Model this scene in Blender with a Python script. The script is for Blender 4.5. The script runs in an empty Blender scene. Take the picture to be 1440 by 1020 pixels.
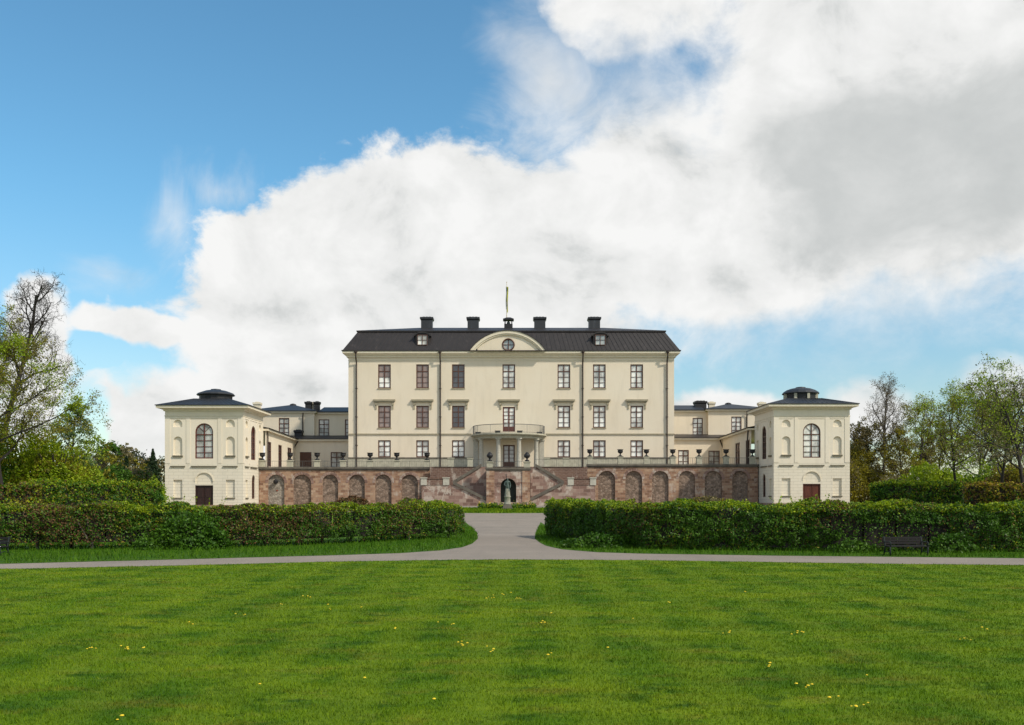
import bpy, math, random
import numpy as np
from mathutils import Vector, noise
R = math.radians
random.seed(7); rng = np.random.default_rng(7)
sc = bpy.context.scene
col = sc.collection
F = 1380.0; HZ = 700.0; CX = 720.0; EYE = 1.7
def X(px, d): return (px - CX) * d / F
def Z(py, d): return EYE + (HZ - py) * d / F
GY = [(-60, 0), (60, 0), (113, .7), (170, .7), (3000, .7)]
def gz(y):
    for (a, za), (b, zb) in zip(GY, GY[1:]):
        if y <= b: return za + (zb - za) * max(0, (y - a)) / (b - a)
    return .7

# ------------------------------------------------------------------ node helpers
class S:
    """tiny expression wrapper for shader math"""
    def __init__(s, nt, v): s.nt = nt; s.v = v
    def _m(s, op, *o, clamp=False):
        n = s.nt.nodes.new('ShaderNodeMath'); n.operation = op; n.use_clamp = clamp
        for i, q in enumerate((s,) + o):
            q = q.v if isinstance(q, S) else q
            if isinstance(q, (int, float)): n.inputs[i].default_value = q
            else: s.nt.links.new(q, n.inputs[i])
        return S(s.nt, n.outputs[0])
    def __add__(s, o): return s._m('ADD', o)
    def __sub__(s, o): return s._m('SUBTRACT', o)
    def __mul__(s, o): return s._m('MULTIPLY', o)
    def __truediv__(s, o): return s._m('DIVIDE', o)
    def max(s, o): return s._m('MAXIMUM', o)
    def min(s, o): return s._m('MINIMUM', o)
    def sqrt(s): return s._m('SQRT')
    def abs(s): return s._m('ABSOLUTE')
    def step(s, a, b):
        n = s.nt.nodes.new('ShaderNodeMapRange'); n.interpolation_type = 'SMOOTHSTEP'
        s.nt.links.new(s.v, n.inputs[0]); n.inputs[1].default_value = a; n.inputs[2].default_value = b
        return S(s.nt, n.outputs[0])

def newmat(name):
    m = bpy.data.materials.new(name); m.use_nodes = True
    nt = m.node_tree; b = nt.nodes['Principled BSDF']
    return m, nt, b
def lk(nt, a, b): nt.links.new(a, b)
def pos(nt): return nt.nodes.new('ShaderNodeNewGeometry').outputs['Position']
def mapping(nt, src, scale=(1, 1, 1), rot=(0, 0, 0), loc=(0, 0, 0)):
    n = nt.nodes.new('ShaderNodeMapping'); n.inputs['Scale'].default_value = scale
    n.inputs['Rotation'].default_value = rot; n.inputs['Location'].default_value = loc
    lk(nt, src, n.inputs[0]); return n.outputs[0]
def nz(nt, vec, scale, detail=4, rough=.55, dist=0):
    n = nt.nodes.new('ShaderNodeTexNoise'); n.inputs['Scale'].default_value = scale
    n.inputs['Detail'].default_value = detail; n.inputs['Roughness'].default_value = rough
    n.inputs['Distortion'].default_value = dist
    lk(nt, vec, n.inputs['Vector']); return n.outputs['Fac']
def ramp(nt, fac, stops):
    n = nt.nodes.new('ShaderNodeValToRGB'); cr = n.color_ramp
    while len(cr.elements) < len(stops): cr.elements.new(.5)
    for e, (p, c) in zip(cr.elements, stops): e.position = p; e.color = (*c, 1)
    lk(nt, fac, n.inputs[0]); return n.outputs[0]
def mix(nt, fac, a, b, mode='MIX'):
    n = nt.nodes.new('ShaderNodeMix'); n.data_type = 'RGBA'; n.blend_type = mode
    for i, q in ((0, fac), (6, a), (7, b)):
        if isinstance(q, tuple): n.inputs[i].default_value = (*q, 1) if len(q) == 3 else q
        elif isinstance(q, (int, float)): n.inputs[i].default_value = q
        else: lk(nt, q, n.inputs[i])
    return n.outputs[2]
def bump(nt, b, h, strength=.3, dist=.02):
    n = nt.nodes.new('ShaderNodeBump'); n.inputs['Strength'].default_value = strength
    n.inputs['Distance'].default_value = dist; lk(nt, h, n.inputs['Height']); lk(nt, n.outputs[0], b.inputs['Normal'])
def plain(name, c, rough=.6, metal=0, var=.12, scale=3, spec=None):
    m, nt, b = newmat(name)
    p = pos(nt); f = nz(nt, p, scale, 6, .65)
    lo = tuple(x * (1 - var) for x in c); hi = tuple(min(1, x * (1 + var)) for x in c)
    lk(nt, ramp(nt, f, [(.3, lo), (.7, hi)]), b.inputs['Base Color'])
    b.inputs['Roughness'].default_value = rough; b.inputs['Metallic'].default_value = metal
    if spec is not None: b.inputs['Specular IOR Level'].default_value = spec
    return m
def uvpos(nt):
    """(x+y, z) of the world position: a wall pattern that runs on round a corner"""
    sp = nt.nodes.new('ShaderNodeSeparateXYZ'); lk(nt, pos(nt), sp.inputs[0])
    a = nt.nodes.new('ShaderNodeMath'); a.operation = 'ADD'; lk(nt, sp.outputs[0], a.inputs[0]); lk(nt, sp.outputs[1], a.inputs[1])
    c = nt.nodes.new('ShaderNodeCombineXYZ'); lk(nt, a.outputs[0], c.inputs[0]); lk(nt, sp.outputs[2], c.inputs[1])
    return c.outputs[0]
def plaster(name, c, c2, courses=None):
    m, nt, b = newmat(name)
    p = pos(nt)
    big = nz(nt, p, .22, 5, .6); colr = ramp(nt, big, [(.3, c), (.72, c2)])
    st = nz(nt, mapping(nt, p, (1.1, 1.1, .18)), 1.0, 6, .68, .4)      # rain streaks
    colr = mix(nt, ramp(nt, st, [(.50, (0, 0, 0)), (.80, (.36, .36, .36))]), colr, tuple(x * .72 for x in c))
    fine = nz(nt, p, 9, 5, .7)
    colr = mix(nt, ramp(nt, fine, [(.45, (0, 0, 0)), (.8, (.12, .12, .12))]), colr, tuple(x * .8 for x in c))
    if courses:
        br = nt.nodes.new('ShaderNodeTexBrick'); lk(nt, uvpos(nt), br.inputs['Vector'])
        br.inputs['Color1'].default_value = (0, 0, 0, 1); br.inputs['Color2'].default_value = (.08, .08, .08, 1)
        br.inputs['Mortar'].default_value = (1, 1, 1, 1); br.inputs['Scale'].default_value = 1
        br.inputs['Mortar Size'].default_value = .022; br.inputs['Brick Width'].default_value = 1.15
        br.inputs['Row Height'].default_value = courses; br.inputs['Mortar Smooth'].default_value = .3
        colr = mix(nt, .38, colr, mix(nt, br.outputs['Color'], colr, tuple(x * .45 for x in c)))
        bump(nt, b, br.outputs['Fac'], .5, -.03)
    else: bump(nt, b, fine, .15, .01)
    lk(nt, colr, b.inputs['Base Color']); b.inputs['Roughness'].default_value = .85
    return m
CREAM, CREAM2 = (.71, .618, .475), (.755, .675, .54)
M = {}
M['plaster'] = plaster('cream_plaster', CREAM, CREAM2)
M['ashlar'] = plaster('cream_coursed_plaster', (.72, .655, .52), (.76, .70, .57), .36)
M['pav_plaster'] = plaster('pale_pavilion_plaster', (.735, .66, .525), (.775, .705, .58))
M['sill'] = plain('dark_sill_stone', (.13, .115, .075), .8, var=.2)
M['trim'] = plain('pale_trim', (.71, .64, .50), .8, var=.08)
M['moulding'] = plain('grey_sandstone_moulding', (.34, .30, .21), .8, var=.15)
M['grey_stone'] = plain('grey_green_stone', (.41, .39, .30), .85, var=.22, scale=2.2)
M['pale_stone'] = plain('pale_stone', (.45, .43, .36), .8, var=.2, scale=5)
M['brown'] = plain('brown_window_paint', (.085, .030, .016), .5)
M['red_brown'] = plain('red_brown_window_paint', (.105, .024, .014), .5)
M['iron'] = plain('black_iron', (.022, .022, .024), .55, .3)
M['thin_iron'] = plain('grey_iron_rail', (.10, .10, .095), .6)
M['pipe'] = plain('dark_brown_pipe', (.035, .022, .016), .5)
M['bench_iron'] = plain('dark_green_bench_iron', (.007, .015, .014), .8)
M['bench_wood'] = plain('dark_bench_plank', (.009, .007, .007), .8)
M['concrete'] = plain('weathered_coping', (.125, .11, .088), .9, var=.35, scale=1.5)
M['bronze'] = plain('verdigris_bronze', (.075, .105, .095), .6, .2, var=.4, scale=6)
M['rust'] = plain('rusty_iron', (.22, .05, .02), .8)
M['yellow'] = plain('flag_yellow', (.42, .42, .03), .8)
M['blue'] = plain('flag_blue', (.03, .11, .13), .8)
M['dandelion'] = plain('dandelion_yellow', (.80, .58, .02), .7)
M['stalk'] = plain('flower_stalk', (.12, .20, .03), .7)

def roofmat(name, c):
    m, nt, b = newmat(name); p = pos(nt)
    a = nz(nt, mapping(nt, p, (1.5, 1.5, .25)), 1.0, 6, .7)
    cc = ramp(nt, a, [(.3, tuple(x * .7 for x in c)), (.6, c), (.80, tuple(x * 2.8 for x in c))])
    lk(nt, cc, b.inputs['Base Color']); b.inputs['Roughness'].default_value = .5; b.inputs['Metallic'].default_value = .1
    bump(nt, b, nz(nt, p, 4, 4), .15, .02)
    return m
M['roof'] = roofmat('black_sheet_metal', (.030, .025, .024))
M['roof_blue'] = roofmat('slate_blue_sheet_metal', (.030, .033, .039))

def glass(name, tint, inner_scale=.6, rough=.06, sky=.35):
    m, nt, b = newmat(name); p = pos(nt)
    f = nz(nt, mapping(nt, p, (1.3, 1.3, .8)), inner_scale, 3, .6)
    lk(nt, ramp(nt, f, [(.38, tuple(x * .45 for x in tint)), (.60, tuple(min(1, x * 1.2) for x in tint))]), b.inputs['Base Color'])
    b.inputs['Roughness'].default_value = rough; b.inputs['Specular IOR Level'].default_value = .9
    b.inputs['IOR'].default_value = 1.6
    bump(nt, b, nz(nt, p, 2.2, 3), .05, .02)
    return m
M['pane_light'] = glass('pane_white_blind', (.78, .78, .72))
M['pane_dark'] = glass('pane_dark_room', (.045, .05, .06))
M['pane_rose'] = glass('pane_rose_curtain', (.24, .17, .145))
M['pane_mid'] = glass('pane_grey_curtain', (.46, .47, .44))

def wood(name, c):
    m, nt, b = newmat(name); p = pos(nt)
    w = nz(nt, mapping(nt, p, (9, 9, .8)), 1.5, 6, .7)
    lk(nt, ramp(nt, w, [(.3, tuple(x * .5 for x in c)), (.7, tuple(x * 1.4 for x in c))]), b.inputs['Base Color'])
    b.inputs['Roughness'].default_value = .5; return m
M['door'] = wood('dark_door_wood', (.03, .011, .008))
M['door_warm'] = wood('warm_door_wood', (.10, .022, .008))

def masonry(name, stops, bw=.62, rh=.30, mortar=(.33, .26, .21), patches=.5, eff_at=(.56, .68)):
    m, nt, b = newmat(name); p = pos(nt); uv = uvpos(nt)
    wob = nt.nodes.new('ShaderNodeVectorMath'); wob.operation = 'MULTIPLY_ADD'
    nn = nt.nodes.new('ShaderNodeTexNoise'); nn.inputs['Scale'].default_value = 1.2; lk(nt, uv, nn.inputs['Vector'])
    lk(nt, nn.outputs['Color'], wob.inputs[0]); wob.inputs[1].default_value = (.16, .16, 0); lk(nt, uv, wob.inputs[2])
    br = nt.nodes.new('ShaderNodeTexBrick'); lk(nt, wob.outputs[0], br.inputs['Vector'])
    br.inputs['Color1'].default_value = (0, 0, 0, 1); br.inputs['Color2'].default_value = (1, 1, 1, 1)
    br.inputs['Mortar'].default_value = (.5, .5, .5, 1); br.inputs['Scale'].default_value = 1
    br.inputs['Mortar Size'].default_value = .02; br.inputs['Brick Width'].default_value = bw; br.inputs['Row Height'].default_value = rh
    big = nz(nt, p, .5, 5, .65)
    f = mix(nt, patches, br.outputs['Color'], ramp(nt, big, [(.3, (0, 0, 0)), (.7, (1, 1, 1))]))
    c = ramp(nt, f, stops)
    c = mix(nt, mix(nt, .5, (0, 0, 0), br.outputs['Fac']), c, mortar)
    wea = nz(nt, p, 2.6, 8, .75)
    c = mix(nt, ramp(nt, wea, [(.52, (0, 0, 0)), (.8, (.7, .7, .7))]), c, (.11, .08, .065))
    eff = nz(nt, mapping(nt, p, (1, 1, .6), loc=(9, 3, 5)), .9, 6, .7)
    c = mix(nt, ramp(nt, eff, [(eff_at[0], (0, 0, 0)), (eff_at[1], (.7, .7, .7))]), c, (.52, .46, .39))
    lk(nt, c, b.inputs['Base Color']); b.inputs['Roughness'].default_value = .9
    bump(nt, b, mix(nt, .5, br.outputs['Color'], wea), .6, .05)
    return m
M['brick'] = masonry('red_sandstone_masonry', [(0, (.13, .066, .040)), (.3, (.25, .138, .085)), (.55, (.33, .195, .122)), (.8, (.41, .275, .18)), (1, (.47, .37, .28))], patches=.34)
M['stair_stone'] = masonry('purple_red_stone', [(0, (.125, .072, .055)), (.35, (.235, .142, .112)), (.6, (.31, .205, .165)), (.8, (.37, .28, .225)), (1, (.52, .45, .38))], .85, .40, patches=.28, eff_at=(.545, .60))
M['brick_dark'] = masonry('brown_shadow_brick', [(0, (.10, .055, .04)), (.5, (.15, .085, .062)), (1, (.20, .12, .085))], .5, .2)  # shade of the recessed back wall put into the brick tone; parapet is dark
def rubble(name, stops):
    m, nt, b = newmat(name); p = pos(nt)
    v = nt.nodes.new('ShaderNodeTexVoronoi'); v.inputs['Scale'].default_value = 3.4; lk(nt, mapping(nt, p, (1, 1, 1.25)), v.inputs['Vector'])
    e = nt.nodes.new('ShaderNodeTexVoronoi'); e.feature = 'DISTANCE_TO_EDGE'; e.inputs['Scale'].default_value = 3.4; lk(nt, mapping(nt, p, (1, 1, 1.25)), e.inputs['Vector'])
    sp = nt.nodes.new('ShaderNodeSeparateColor'); lk(nt, v.outputs['Color'], sp.inputs[0])
    c = ramp(nt, mix(nt, .35, sp.outputs[0], nz(nt, p, .8, 5, .7)), stops)
    c = mix(nt, ramp(nt, e.outputs['Distance'], [(0, (.6, .6, .6)), (.09, (0, 0, 0))]), c, (.10, .08, .065))
    lk(nt, c, b.inputs['Base Color']); b.inputs['Roughness'].default_value = .95
    bump(nt, b, e.outputs['Distance'], .8, .08)
    return m
M['rubble'] = rubble('grey_brown_rubble', [(.1, (.11, .078, .055)), (.4, (.20, .142, .104)), (.7, (.285, .205, .152)), (.95, (.36, .285, .225))])
M['rubble_pale'] = rubble('pale_rubble', [(.1, (.20, .17, .14)), (.5, (.31, .275, .225)), (.9, (.42, .38, .32))])

def gravelmat():
    m, nt, b = newmat('pinkish_gravel'); p = pos(nt)
    a = nz(nt, p, .35, 5, .6); f = nz(nt, p, 28, 4, .8); tr = nz(nt, mapping(nt, p, (1.6, .12, 1)), 1.0, 4, .6)
    c = ramp(nt, a, [(.3, (.175, .145, .115)), (.7, (.26, .215, .172))])
    c = mix(nt, ramp(nt, f, [(.42, (0, 0, 0)), (.68, (.75, .75, .75))]), c, (.34, .30, .255))
    c = mix(nt, ramp(nt, f, [(.25, (.5, .5, .5)), (.45, (0, 0, 0))]), c, (.13, .11, .10))
    c = mix(nt, ramp(nt, tr, [(.5, (0, 0, 0)), (.75, (.3, .3, .3))]), c, (.165, .14, .12))
    lk(nt, c, b.inputs['Base Color']); b.inputs['Roughness'].default_value = .95
    bump(nt, b, f, .5, .02); return m
M['gravel'] = gravelmat()

def grass_color(nt):
    p = pos(nt)
    a = nz(nt, mapping(nt, p, (.42, .8, 0), loc=(3, 1, 0)), 1.0, 5, .62, .4)
    c = ramp(nt, a, [(.30, (.048, .125, .005)), (.43, (.086, .178, .006)), (.54, (.130, .222, .007)), (.68, (.200, .280, .010))])
    h = nz(nt, mapping(nt, p, (.9, 1.7, 0), loc=(12, 7, 0)), 1.0, 6, .7)
    c = mix(nt, ramp(nt, h, [(.52, (0, 0, 0)), (.66, (.6, .6, .6))]), c, (.19, .165, .022))
    d = nz(nt, mapping(nt, p, (1.3, 2.2, 0), loc=(2, 17, 0)), 1.0, 5, .7)
    c = mix(nt, ramp(nt, d, [(.52, (0, 0, 0)), (.62, (.8, .8, .8))]), c, (.034, .100, .005))
    t_ = nz(nt, mapping(nt, p, (3.2, 4.2, 0), loc=(5, 27, 0)), 1.0, 4, .7)
    c = mix(nt, ramp(nt, t_, [(.55, (0, 0, 0)), (.66, (.6, .6, .6))]), c, (.026, .080, .006))
    t2 = nz(nt, mapping(nt, p, (2.4, 3.6, 0), loc=(15, 2, 0)), 1.0, 4, .7)
    c = mix(nt, ramp(nt, t2, [(.56, (0, 0, 0)), (.68, (.55, .55, .55))]), c, (.20, .255, .03))
    # mown lanes running away from the viewer
    w = nt.nodes.new('ShaderNodeTexWave'); w.inputs['Scale'].default_value = .30; w.inputs['Distortion'].default_value = 1.6
    w.inputs['Detail'].default_value = 2; w.inputs['Detail Scale'].default_value = .6
    lk(nt, mapping(nt, p, (1, .05, 0), loc=(-.2, 0, 0)), w.inputs['Vector'])
    c = mix(nt, ramp(nt, w.outputs['Fac'], [(.35, (0, 0, 0)), (.85, (.42, .42, .42))]), c, (.17, .25, .012))
    return c
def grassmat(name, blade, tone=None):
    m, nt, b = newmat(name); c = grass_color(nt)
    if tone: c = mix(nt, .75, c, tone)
    if blade:
        g = nt.nodes.new('ShaderNodeNewGeometry')
        c = mix(nt, 1, c, ramp(nt, g.outputs['Random Per Island'], [(0, (.62, .70, .55)), (.6, (1.0, 1.0, 1.0)), (1, (1.65, 1.45, 1.4))]), 'MULTIPLY')
        lk(nt, c, b.inputs['Base Color']); b.inputs['Roughness'].default_value = .7; b.inputs['Specular IOR Level'].default_value = .08
        t = nt.nodes.new('ShaderNodeBsdfTranslucent'); lk(nt, c, t.inputs[0])
        x = nt.nodes.new('ShaderNodeMixShader'); x.inputs[0].default_value = .3
        lk(nt, b.outputs[0], x.inputs[1]); lk(nt, t.outputs[0], x.inputs[2]); lk(nt, x.outputs[0], nt.nodes['Material Output'].inputs[0])
    else:
        f = nz(nt, pos(nt), 22, 4, .8)
        c = mix(nt, ramp(nt, f, [(.3, (.4, .4, .4)), (.6, (0, 0, 0))]), c, (.03, .06, .008))
        lk(nt, c, b.inputs['Base Color']); b.inputs['Roughness'].default_value = .9; b.inputs['Specular IOR Level'].default_value = .1
        bump(nt, b, f, .6, .05)
    return m
M['verge'] = grassmat('verge_grass_ground', False, (.032, .095, .007)); M['verge_blade'] = grassmat('verge_grass_blade', True, (.040, .125, .007))  # longer, darker grass; the shade below the hedges is put into its tone
M['lawn'] = grassmat('lawn_ground', False); M['blade'] = grassmat('grass_blade', True)

def leafmat(name, c1, c2, transl=.3):
    m, nt, b = newmat(name)
    g = nt.nodes.new('ShaderNodeNewGeometry'); f = nz(nt, g.outputs['Position'], .7, 3, .6)
    c = mix(nt, ramp(nt, f, [(.35, (0, 0, 0)), (.65, (1, 1, 1))]), c1, c2)
    c = mix(nt, 1, c, ramp(nt, g.outputs['Random Per Island'], [(0, (.55, .6, .6)), (.5, (1, 1, 1)), (1, (1.5, 1.4, 1.3))]), 'MULTIPLY')
    lk(nt, c, b.inputs['Base Color']); b.inputs['Roughness'].default_value = .5; b.inputs['Specular IOR Level'].default_value = .3
    t = nt.nodes.new('ShaderNodeBsdfTranslucent'); lk(nt, c, t.inputs[0])
    x = nt.nodes.new('ShaderNodeMixShader'); x.inputs[0].default_value = transl
    lk(nt, b.outputs[0], x.inputs[1]); lk(nt, t.outputs[0], x.inputs[2]); lk(nt, x.outputs[0], nt.nodes['Material Output'].inputs[0])
    return m
L = {'green': leafmat('hedge_leaf_green', (.042, .118, .008), (.072, .162, .010)),
     'lime': leafmat('young_lit_leaf_lime', (.24, .35, .010), (.30, .38, .012), .4),  # young leaves, and the painted lit tops of the hedges
     'bronze': leafmat('bronze_leaf', (.115, .062, .028), (.155, .085, .034)),
     'gold': leafmat('gold_leaf', (.38, .27, .022), (.33, .27, .022)),
     'dark': leafmat('dark_evergreen_leaf', (.022, .050, .018), (.038, .066, .022)),
     'olive': leafmat('olive_leaf', (.22, .205, .018), (.28, .26, .022), .42),
     'spring': leafmat('spring_leaf', (.25, .37, .020), (.34, .42, .026), .45),
     'bud': leafmat('brown_bud', (.16, .135, .06), (.20, .18, .08)),
     'teal': leafmat('blue_green_leaf', (.10, .17, .075), (.15, .22, .085), .4)}
M['bark'] = plain('grey_brown_bark', (.022, .017, .013), .9, var=.4, scale=5)
M['bark_pale'] = plain('pale_grey_bark', (.085, .072, .06), .9, var=.35, scale=5)
M['statue_stone'] = plain('weathered_statue_stone', (.27, .26, .21), .85, var=.4, scale=4); M['niche'] = plain('green_black_stone', (.030, .040, .034), .9, var=.4, scale=3)  # niche back is one very dark green-black tone
M['twig'] = plain('dark_twig', (.022, .017, .013), .9, var=.3)

# ------------------------------------------------------------------ mesh builder
WL = {}
def tag(o, label=None, cat=None, group=None, kind=None):
    if label: o['label'] = label
    if cat: o['category'] = cat
    if group: o['group'] = group
    if kind: o['kind'] = kind
    return o
def empty(name, loc, label, cat, group=None):
    o = bpy.data.objects.new(name, None); col.objects.link(o); o.location = loc; o.empty_display_size = .3
    WL[o.name] = Vector(loc)
    return tag(o, label, cat, group)
class MB:
    def __init__(s): s.v = []; s.f = []
    def q(s, *pts):
        n = len(s.v); s.v += [tuple(p) for p in pts]; s.f.append(tuple(range(n, n + len(pts)))); return s
    def box(s, x0, x1, y0, y1, z0, z1):
        n = len(s.v)
        s.v += [(x0, y0, z0), (x1, y0, z0), (x1, y1, z0), (x0, y1, z0), (x0, y0, z1), (x1, y0, z1), (x1, y1, z1), (x0, y1, z1)]
        s.f += [(n, n + 3, n + 2, n + 1), (n + 4, n + 5, n + 6, n + 7), (n, n + 1, n + 5, n + 4), (n + 1, n + 2, n + 6, n + 5), (n + 2, n + 3, n + 7, n + 6), (n + 3, n, n + 4, n + 7)]
        return s
    def prism(s, poly, a, b, axis='y'):
        """poly in (x,z) pushed from y=a to y=b, or in (y,z) from x=a to b, or (x,y) from z=a to b"""
        def P(p, t): return (p[0], t, p[1]) if axis == 'y' else ((t, p[0], p[1]) if axis == 'x' else (p[0], p[1], t))
        n = len(s.v); k = len(poly)
        s.v += [P(p, a) for p in poly] + [P(p, b) for p in poly]
        s.f.append(tuple(range(n, n + k))); s.f.append(tuple(range(n + 2 * k - 1, n + k - 1, -1)))
        for i in range(k): j = (i + 1) % k; s.f.append((n + i, n + k + i, n + k + j, n + j))
        return s
    def frustum(s, r0, z0, r1, z1):
        (a, b, c, d), (e, f, g, h) = r0, r1
        n = len(s.v)
        s.v += [(a, c, z0), (b, c, z0), (b, d, z0), (a, d, z0), (e, g, z1), (f, g, z1), (f, h, z1), (e, h, z1)]
        s.f += [(n, n + 3, n + 2, n + 1), (n + 4, n + 5, n + 6, n + 7), (n, n + 1, n + 5, n + 4), (n + 1, n + 2, n + 6, n + 5), (n + 2, n + 3, n + 7, n + 6), (n + 3, n, n + 4, n + 7)]
        return s
    def lathe(s, cx, cy, prof, seg=16, cap=True, sx=1, sy=1):
        n = len(s.v); k = len(prof)
        for r, z in prof:
            for i in range(seg):
                a = 2 * math.pi * i / seg; s.v.append((cx + r * sx * math.cos(a), cy + r * sy * math.sin(a), z))
        for j in range(k - 1):
            for i in range(seg):
                i2 = (i + 1) % seg; s.f.append((n + j * seg + i, n + j * seg + i2, n + (j + 1) * seg + i2, n + (j + 1) * seg + i))
        if cap:
            s.f.append(tuple(n + i for i in range(seg))[::-1]); s.f.append(tuple(n + (k - 1) * seg + i for i in range(seg)))
        return s
    def tube(s, pts, rad, seg=5, cap=True):
        """polyline tube; rad a number or a list"""
        pts = [Vector(p) for p in pts]; n = len(s.v); k = len(pts)
        rs = rad if isinstance(rad, (list, tuple)) else [rad] * k
        up = None
        for j, p in enumerate(pts):
            t = (pts[min(j + 1, k - 1)] - pts[max(j - 1, 0)]).normalized()
            if up is None: up = t.orthogonal().normalized()
            up = (up - t * up.dot(t)); up = up.normalized() if up.length > 1e-6 else t.orthogonal().normalized()
            w = t.cross(up)
            for i in range(seg):
                a = 2 * math.pi * i / seg; s.v.append(tuple(p + (up * math.cos(a) + w * math.sin(a)) * rs[j]))
        for j in range(k - 1):
            for i in range(seg):
                i2 = (i + 1) % seg; s.f.append((n + j * seg + i, n + j * seg + i2, n + (j + 1) * seg + i2, n + (j + 1) * seg + i))
        if cap:
            s.f.append(tuple(n + i for i in range(seg))[::-1]); s.f.append(tuple(n + (k - 1) * seg + i for i in range(seg)))
        return s
    def build(s, name, mat, parent=None, smooth=False, label=None):
        me = bpy.data.meshes.new(name)
        w = WL.get(parent.name, Vector((0, 0, 0))) if parent else Vector((0, 0, 0))
        me.from_pydata([(a - w.x, b - w.y, c - w.z) for a, b, c in s.v], [], s.f)
        me.update()
        for m in (mat if isinstance(mat, (list, tuple)) else [mat]): me.materials.append(m)
        if smooth: me.polygons.foreach_set('use_smooth', [True] * len(me.polygons))
        o = bpy.data.objects.new(name, me); col.objects.link(o)
        if parent: o.parent = parent
        WL[o.name] = w
        if label: o['label'] = label
        return o
def copy_tree(o, parent=None):
    c = o.copy(); col.objects.link(c); c.parent = parent
    for ch in o.children: copy_tree(ch, c)
    return c
def quads_mesh(name, V, mats, mi=None, parent=None, k=4):
    """V: (n,k,3) array of separate k-gons"""
    n = len(V); me = bpy.data.meshes.new(name)
    w = WL.get(parent.name, Vector((0, 0, 0))) if parent else Vector((0, 0, 0))
    co = (V.reshape(-1, 3) - np.array(w)).astype(np.float32)
    me.vertices.add(n * k); me.vertices.foreach_set('co', co.ravel())
    me.loops.add(n * k); me.loops.foreach_set('vertex_index', np.arange(n * k, dtype=np.int32))
    me.polygons.add(n); me.polygons.foreach_set('loop_start', np.arange(0, n * k, k, dtype=np.int32))
    if mi is not None: me.polygons.foreach_set('material_index', mi.astype(np.int32))
    me.update(calc_edges=True)
    for m in mats: me.materials.append(m)
    o = bpy.data.objects.new(name, me); col.objects.link(o)
    if parent: o.parent = parent
    WL[o.name] = w
    return o
def leaf_quads(C, size, nbias=None, bias=.6):
    """rhombic leaves at the centres C with random orientation leaning to nbias"""
    n = len(C); N = rng.normal(size=(n, 3)); N /= np.linalg.norm(N, axis=1)[:, None]
    if nbias is not None: N = N * (1 - bias) + nbias * bias; N /= np.linalg.norm(N, axis=1)[:, None]
    A = np.cross(N, rng.normal(size=(n, 3))); A /= np.linalg.norm(A, axis=1)[:, None]
    B = np.cross(N, A); s = size * rng.uniform(.6, 1.35, n)[:, None]
    return np.stack([C - A * s, C + B * s * .55 + N * s * .12, C + A * s, C - B * s * .55 + N * s * .12], 1)

# ------------------------------------------------------------------ walls with openings
class Plane:
    def __init__(s, O, U, N): s.O = Vector(O); s.U = Vector(U).normalized(); s.N = Vector(N).normalized()
    def p(s, u, v, n=0): return tuple(s.O + s.U * u + Vector((0, 0, v)) + s.N * n)
def outline(ua, ub, va, vb, arch, n=12):
    if not arch: return [(ua, va), (ub, va), (ub, vb), (ua, vb)]
    r = (ub - ua) / 2; c = (ua + ub) / 2; zs = vb - r
    return [(ua, va), (ub, va)] + [(c + r * math.cos(math.pi * i / n), zs + r * math.sin(math.pi * i / n)) for i in range(n + 1)]
def wall(mb, P, u0, u1, v0, v1, ops):
    """ops: (ua, ub, va, vb, arch, depth, back)"""
    us = sorted({u0, u1, *[o[0] for o in ops], *[o[1] for o in ops]}); vs = sorted({v0, v1, *[o[2] for o in ops], *[o[3] for o in ops]})
    for a, b in zip(us, us[1:]):
        for c, d in zip(vs, vs[1:]):
            m, n = (a + b) / 2, (c + d) / 2
            if any(o[0] < m < o[1] and o[2] < n < o[3] for o in ops): continue
            mb.q(P.p(a, c), P.p(b, c), P.p(b, d), P.p(a, d))
    for ua, ub, va, vb, arch, dep, back in ops:
        ol = outline(ua, ub, va, vb, arch)
        if arch:
            arc = ol[2:]
            for (a, b), (c, d) in zip(arc, arc[1:]): mb.q(P.p(a, b), P.p(a, vb), P.p(c, vb), P.p(c, d))
            r = (ub - ua) / 2
        for i in range(len(ol)):
            a, b = ol[i], ol[(i + 1) % len(ol)]; mb.q(P.p(*a), P.p(*b), P.p(*b, -dep), P.p(*a, -dep))
        if back: mb.q(*[P.p(a, b, -dep) for a, b in ol])
def pbox(mb, P, ua, ub, va, vb, na, nb):
    c = [P.p(u, v, n) for n in (na, nb) for (u, v) in ((ua, va), (ub, va), (ub, vb), (ua, vb))]
    n = len(mb.v); mb.v += c
    mb.f += [(n, n + 1, n + 2, n + 3), (n + 7, n + 6, n + 5, n + 4), (n, n + 4, n + 5, n + 1), (n + 1, n + 5, n + 6, n + 2), (n + 2, n + 6, n + 7, n + 3), (n + 3, n + 7, n + 4, n)]
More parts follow.
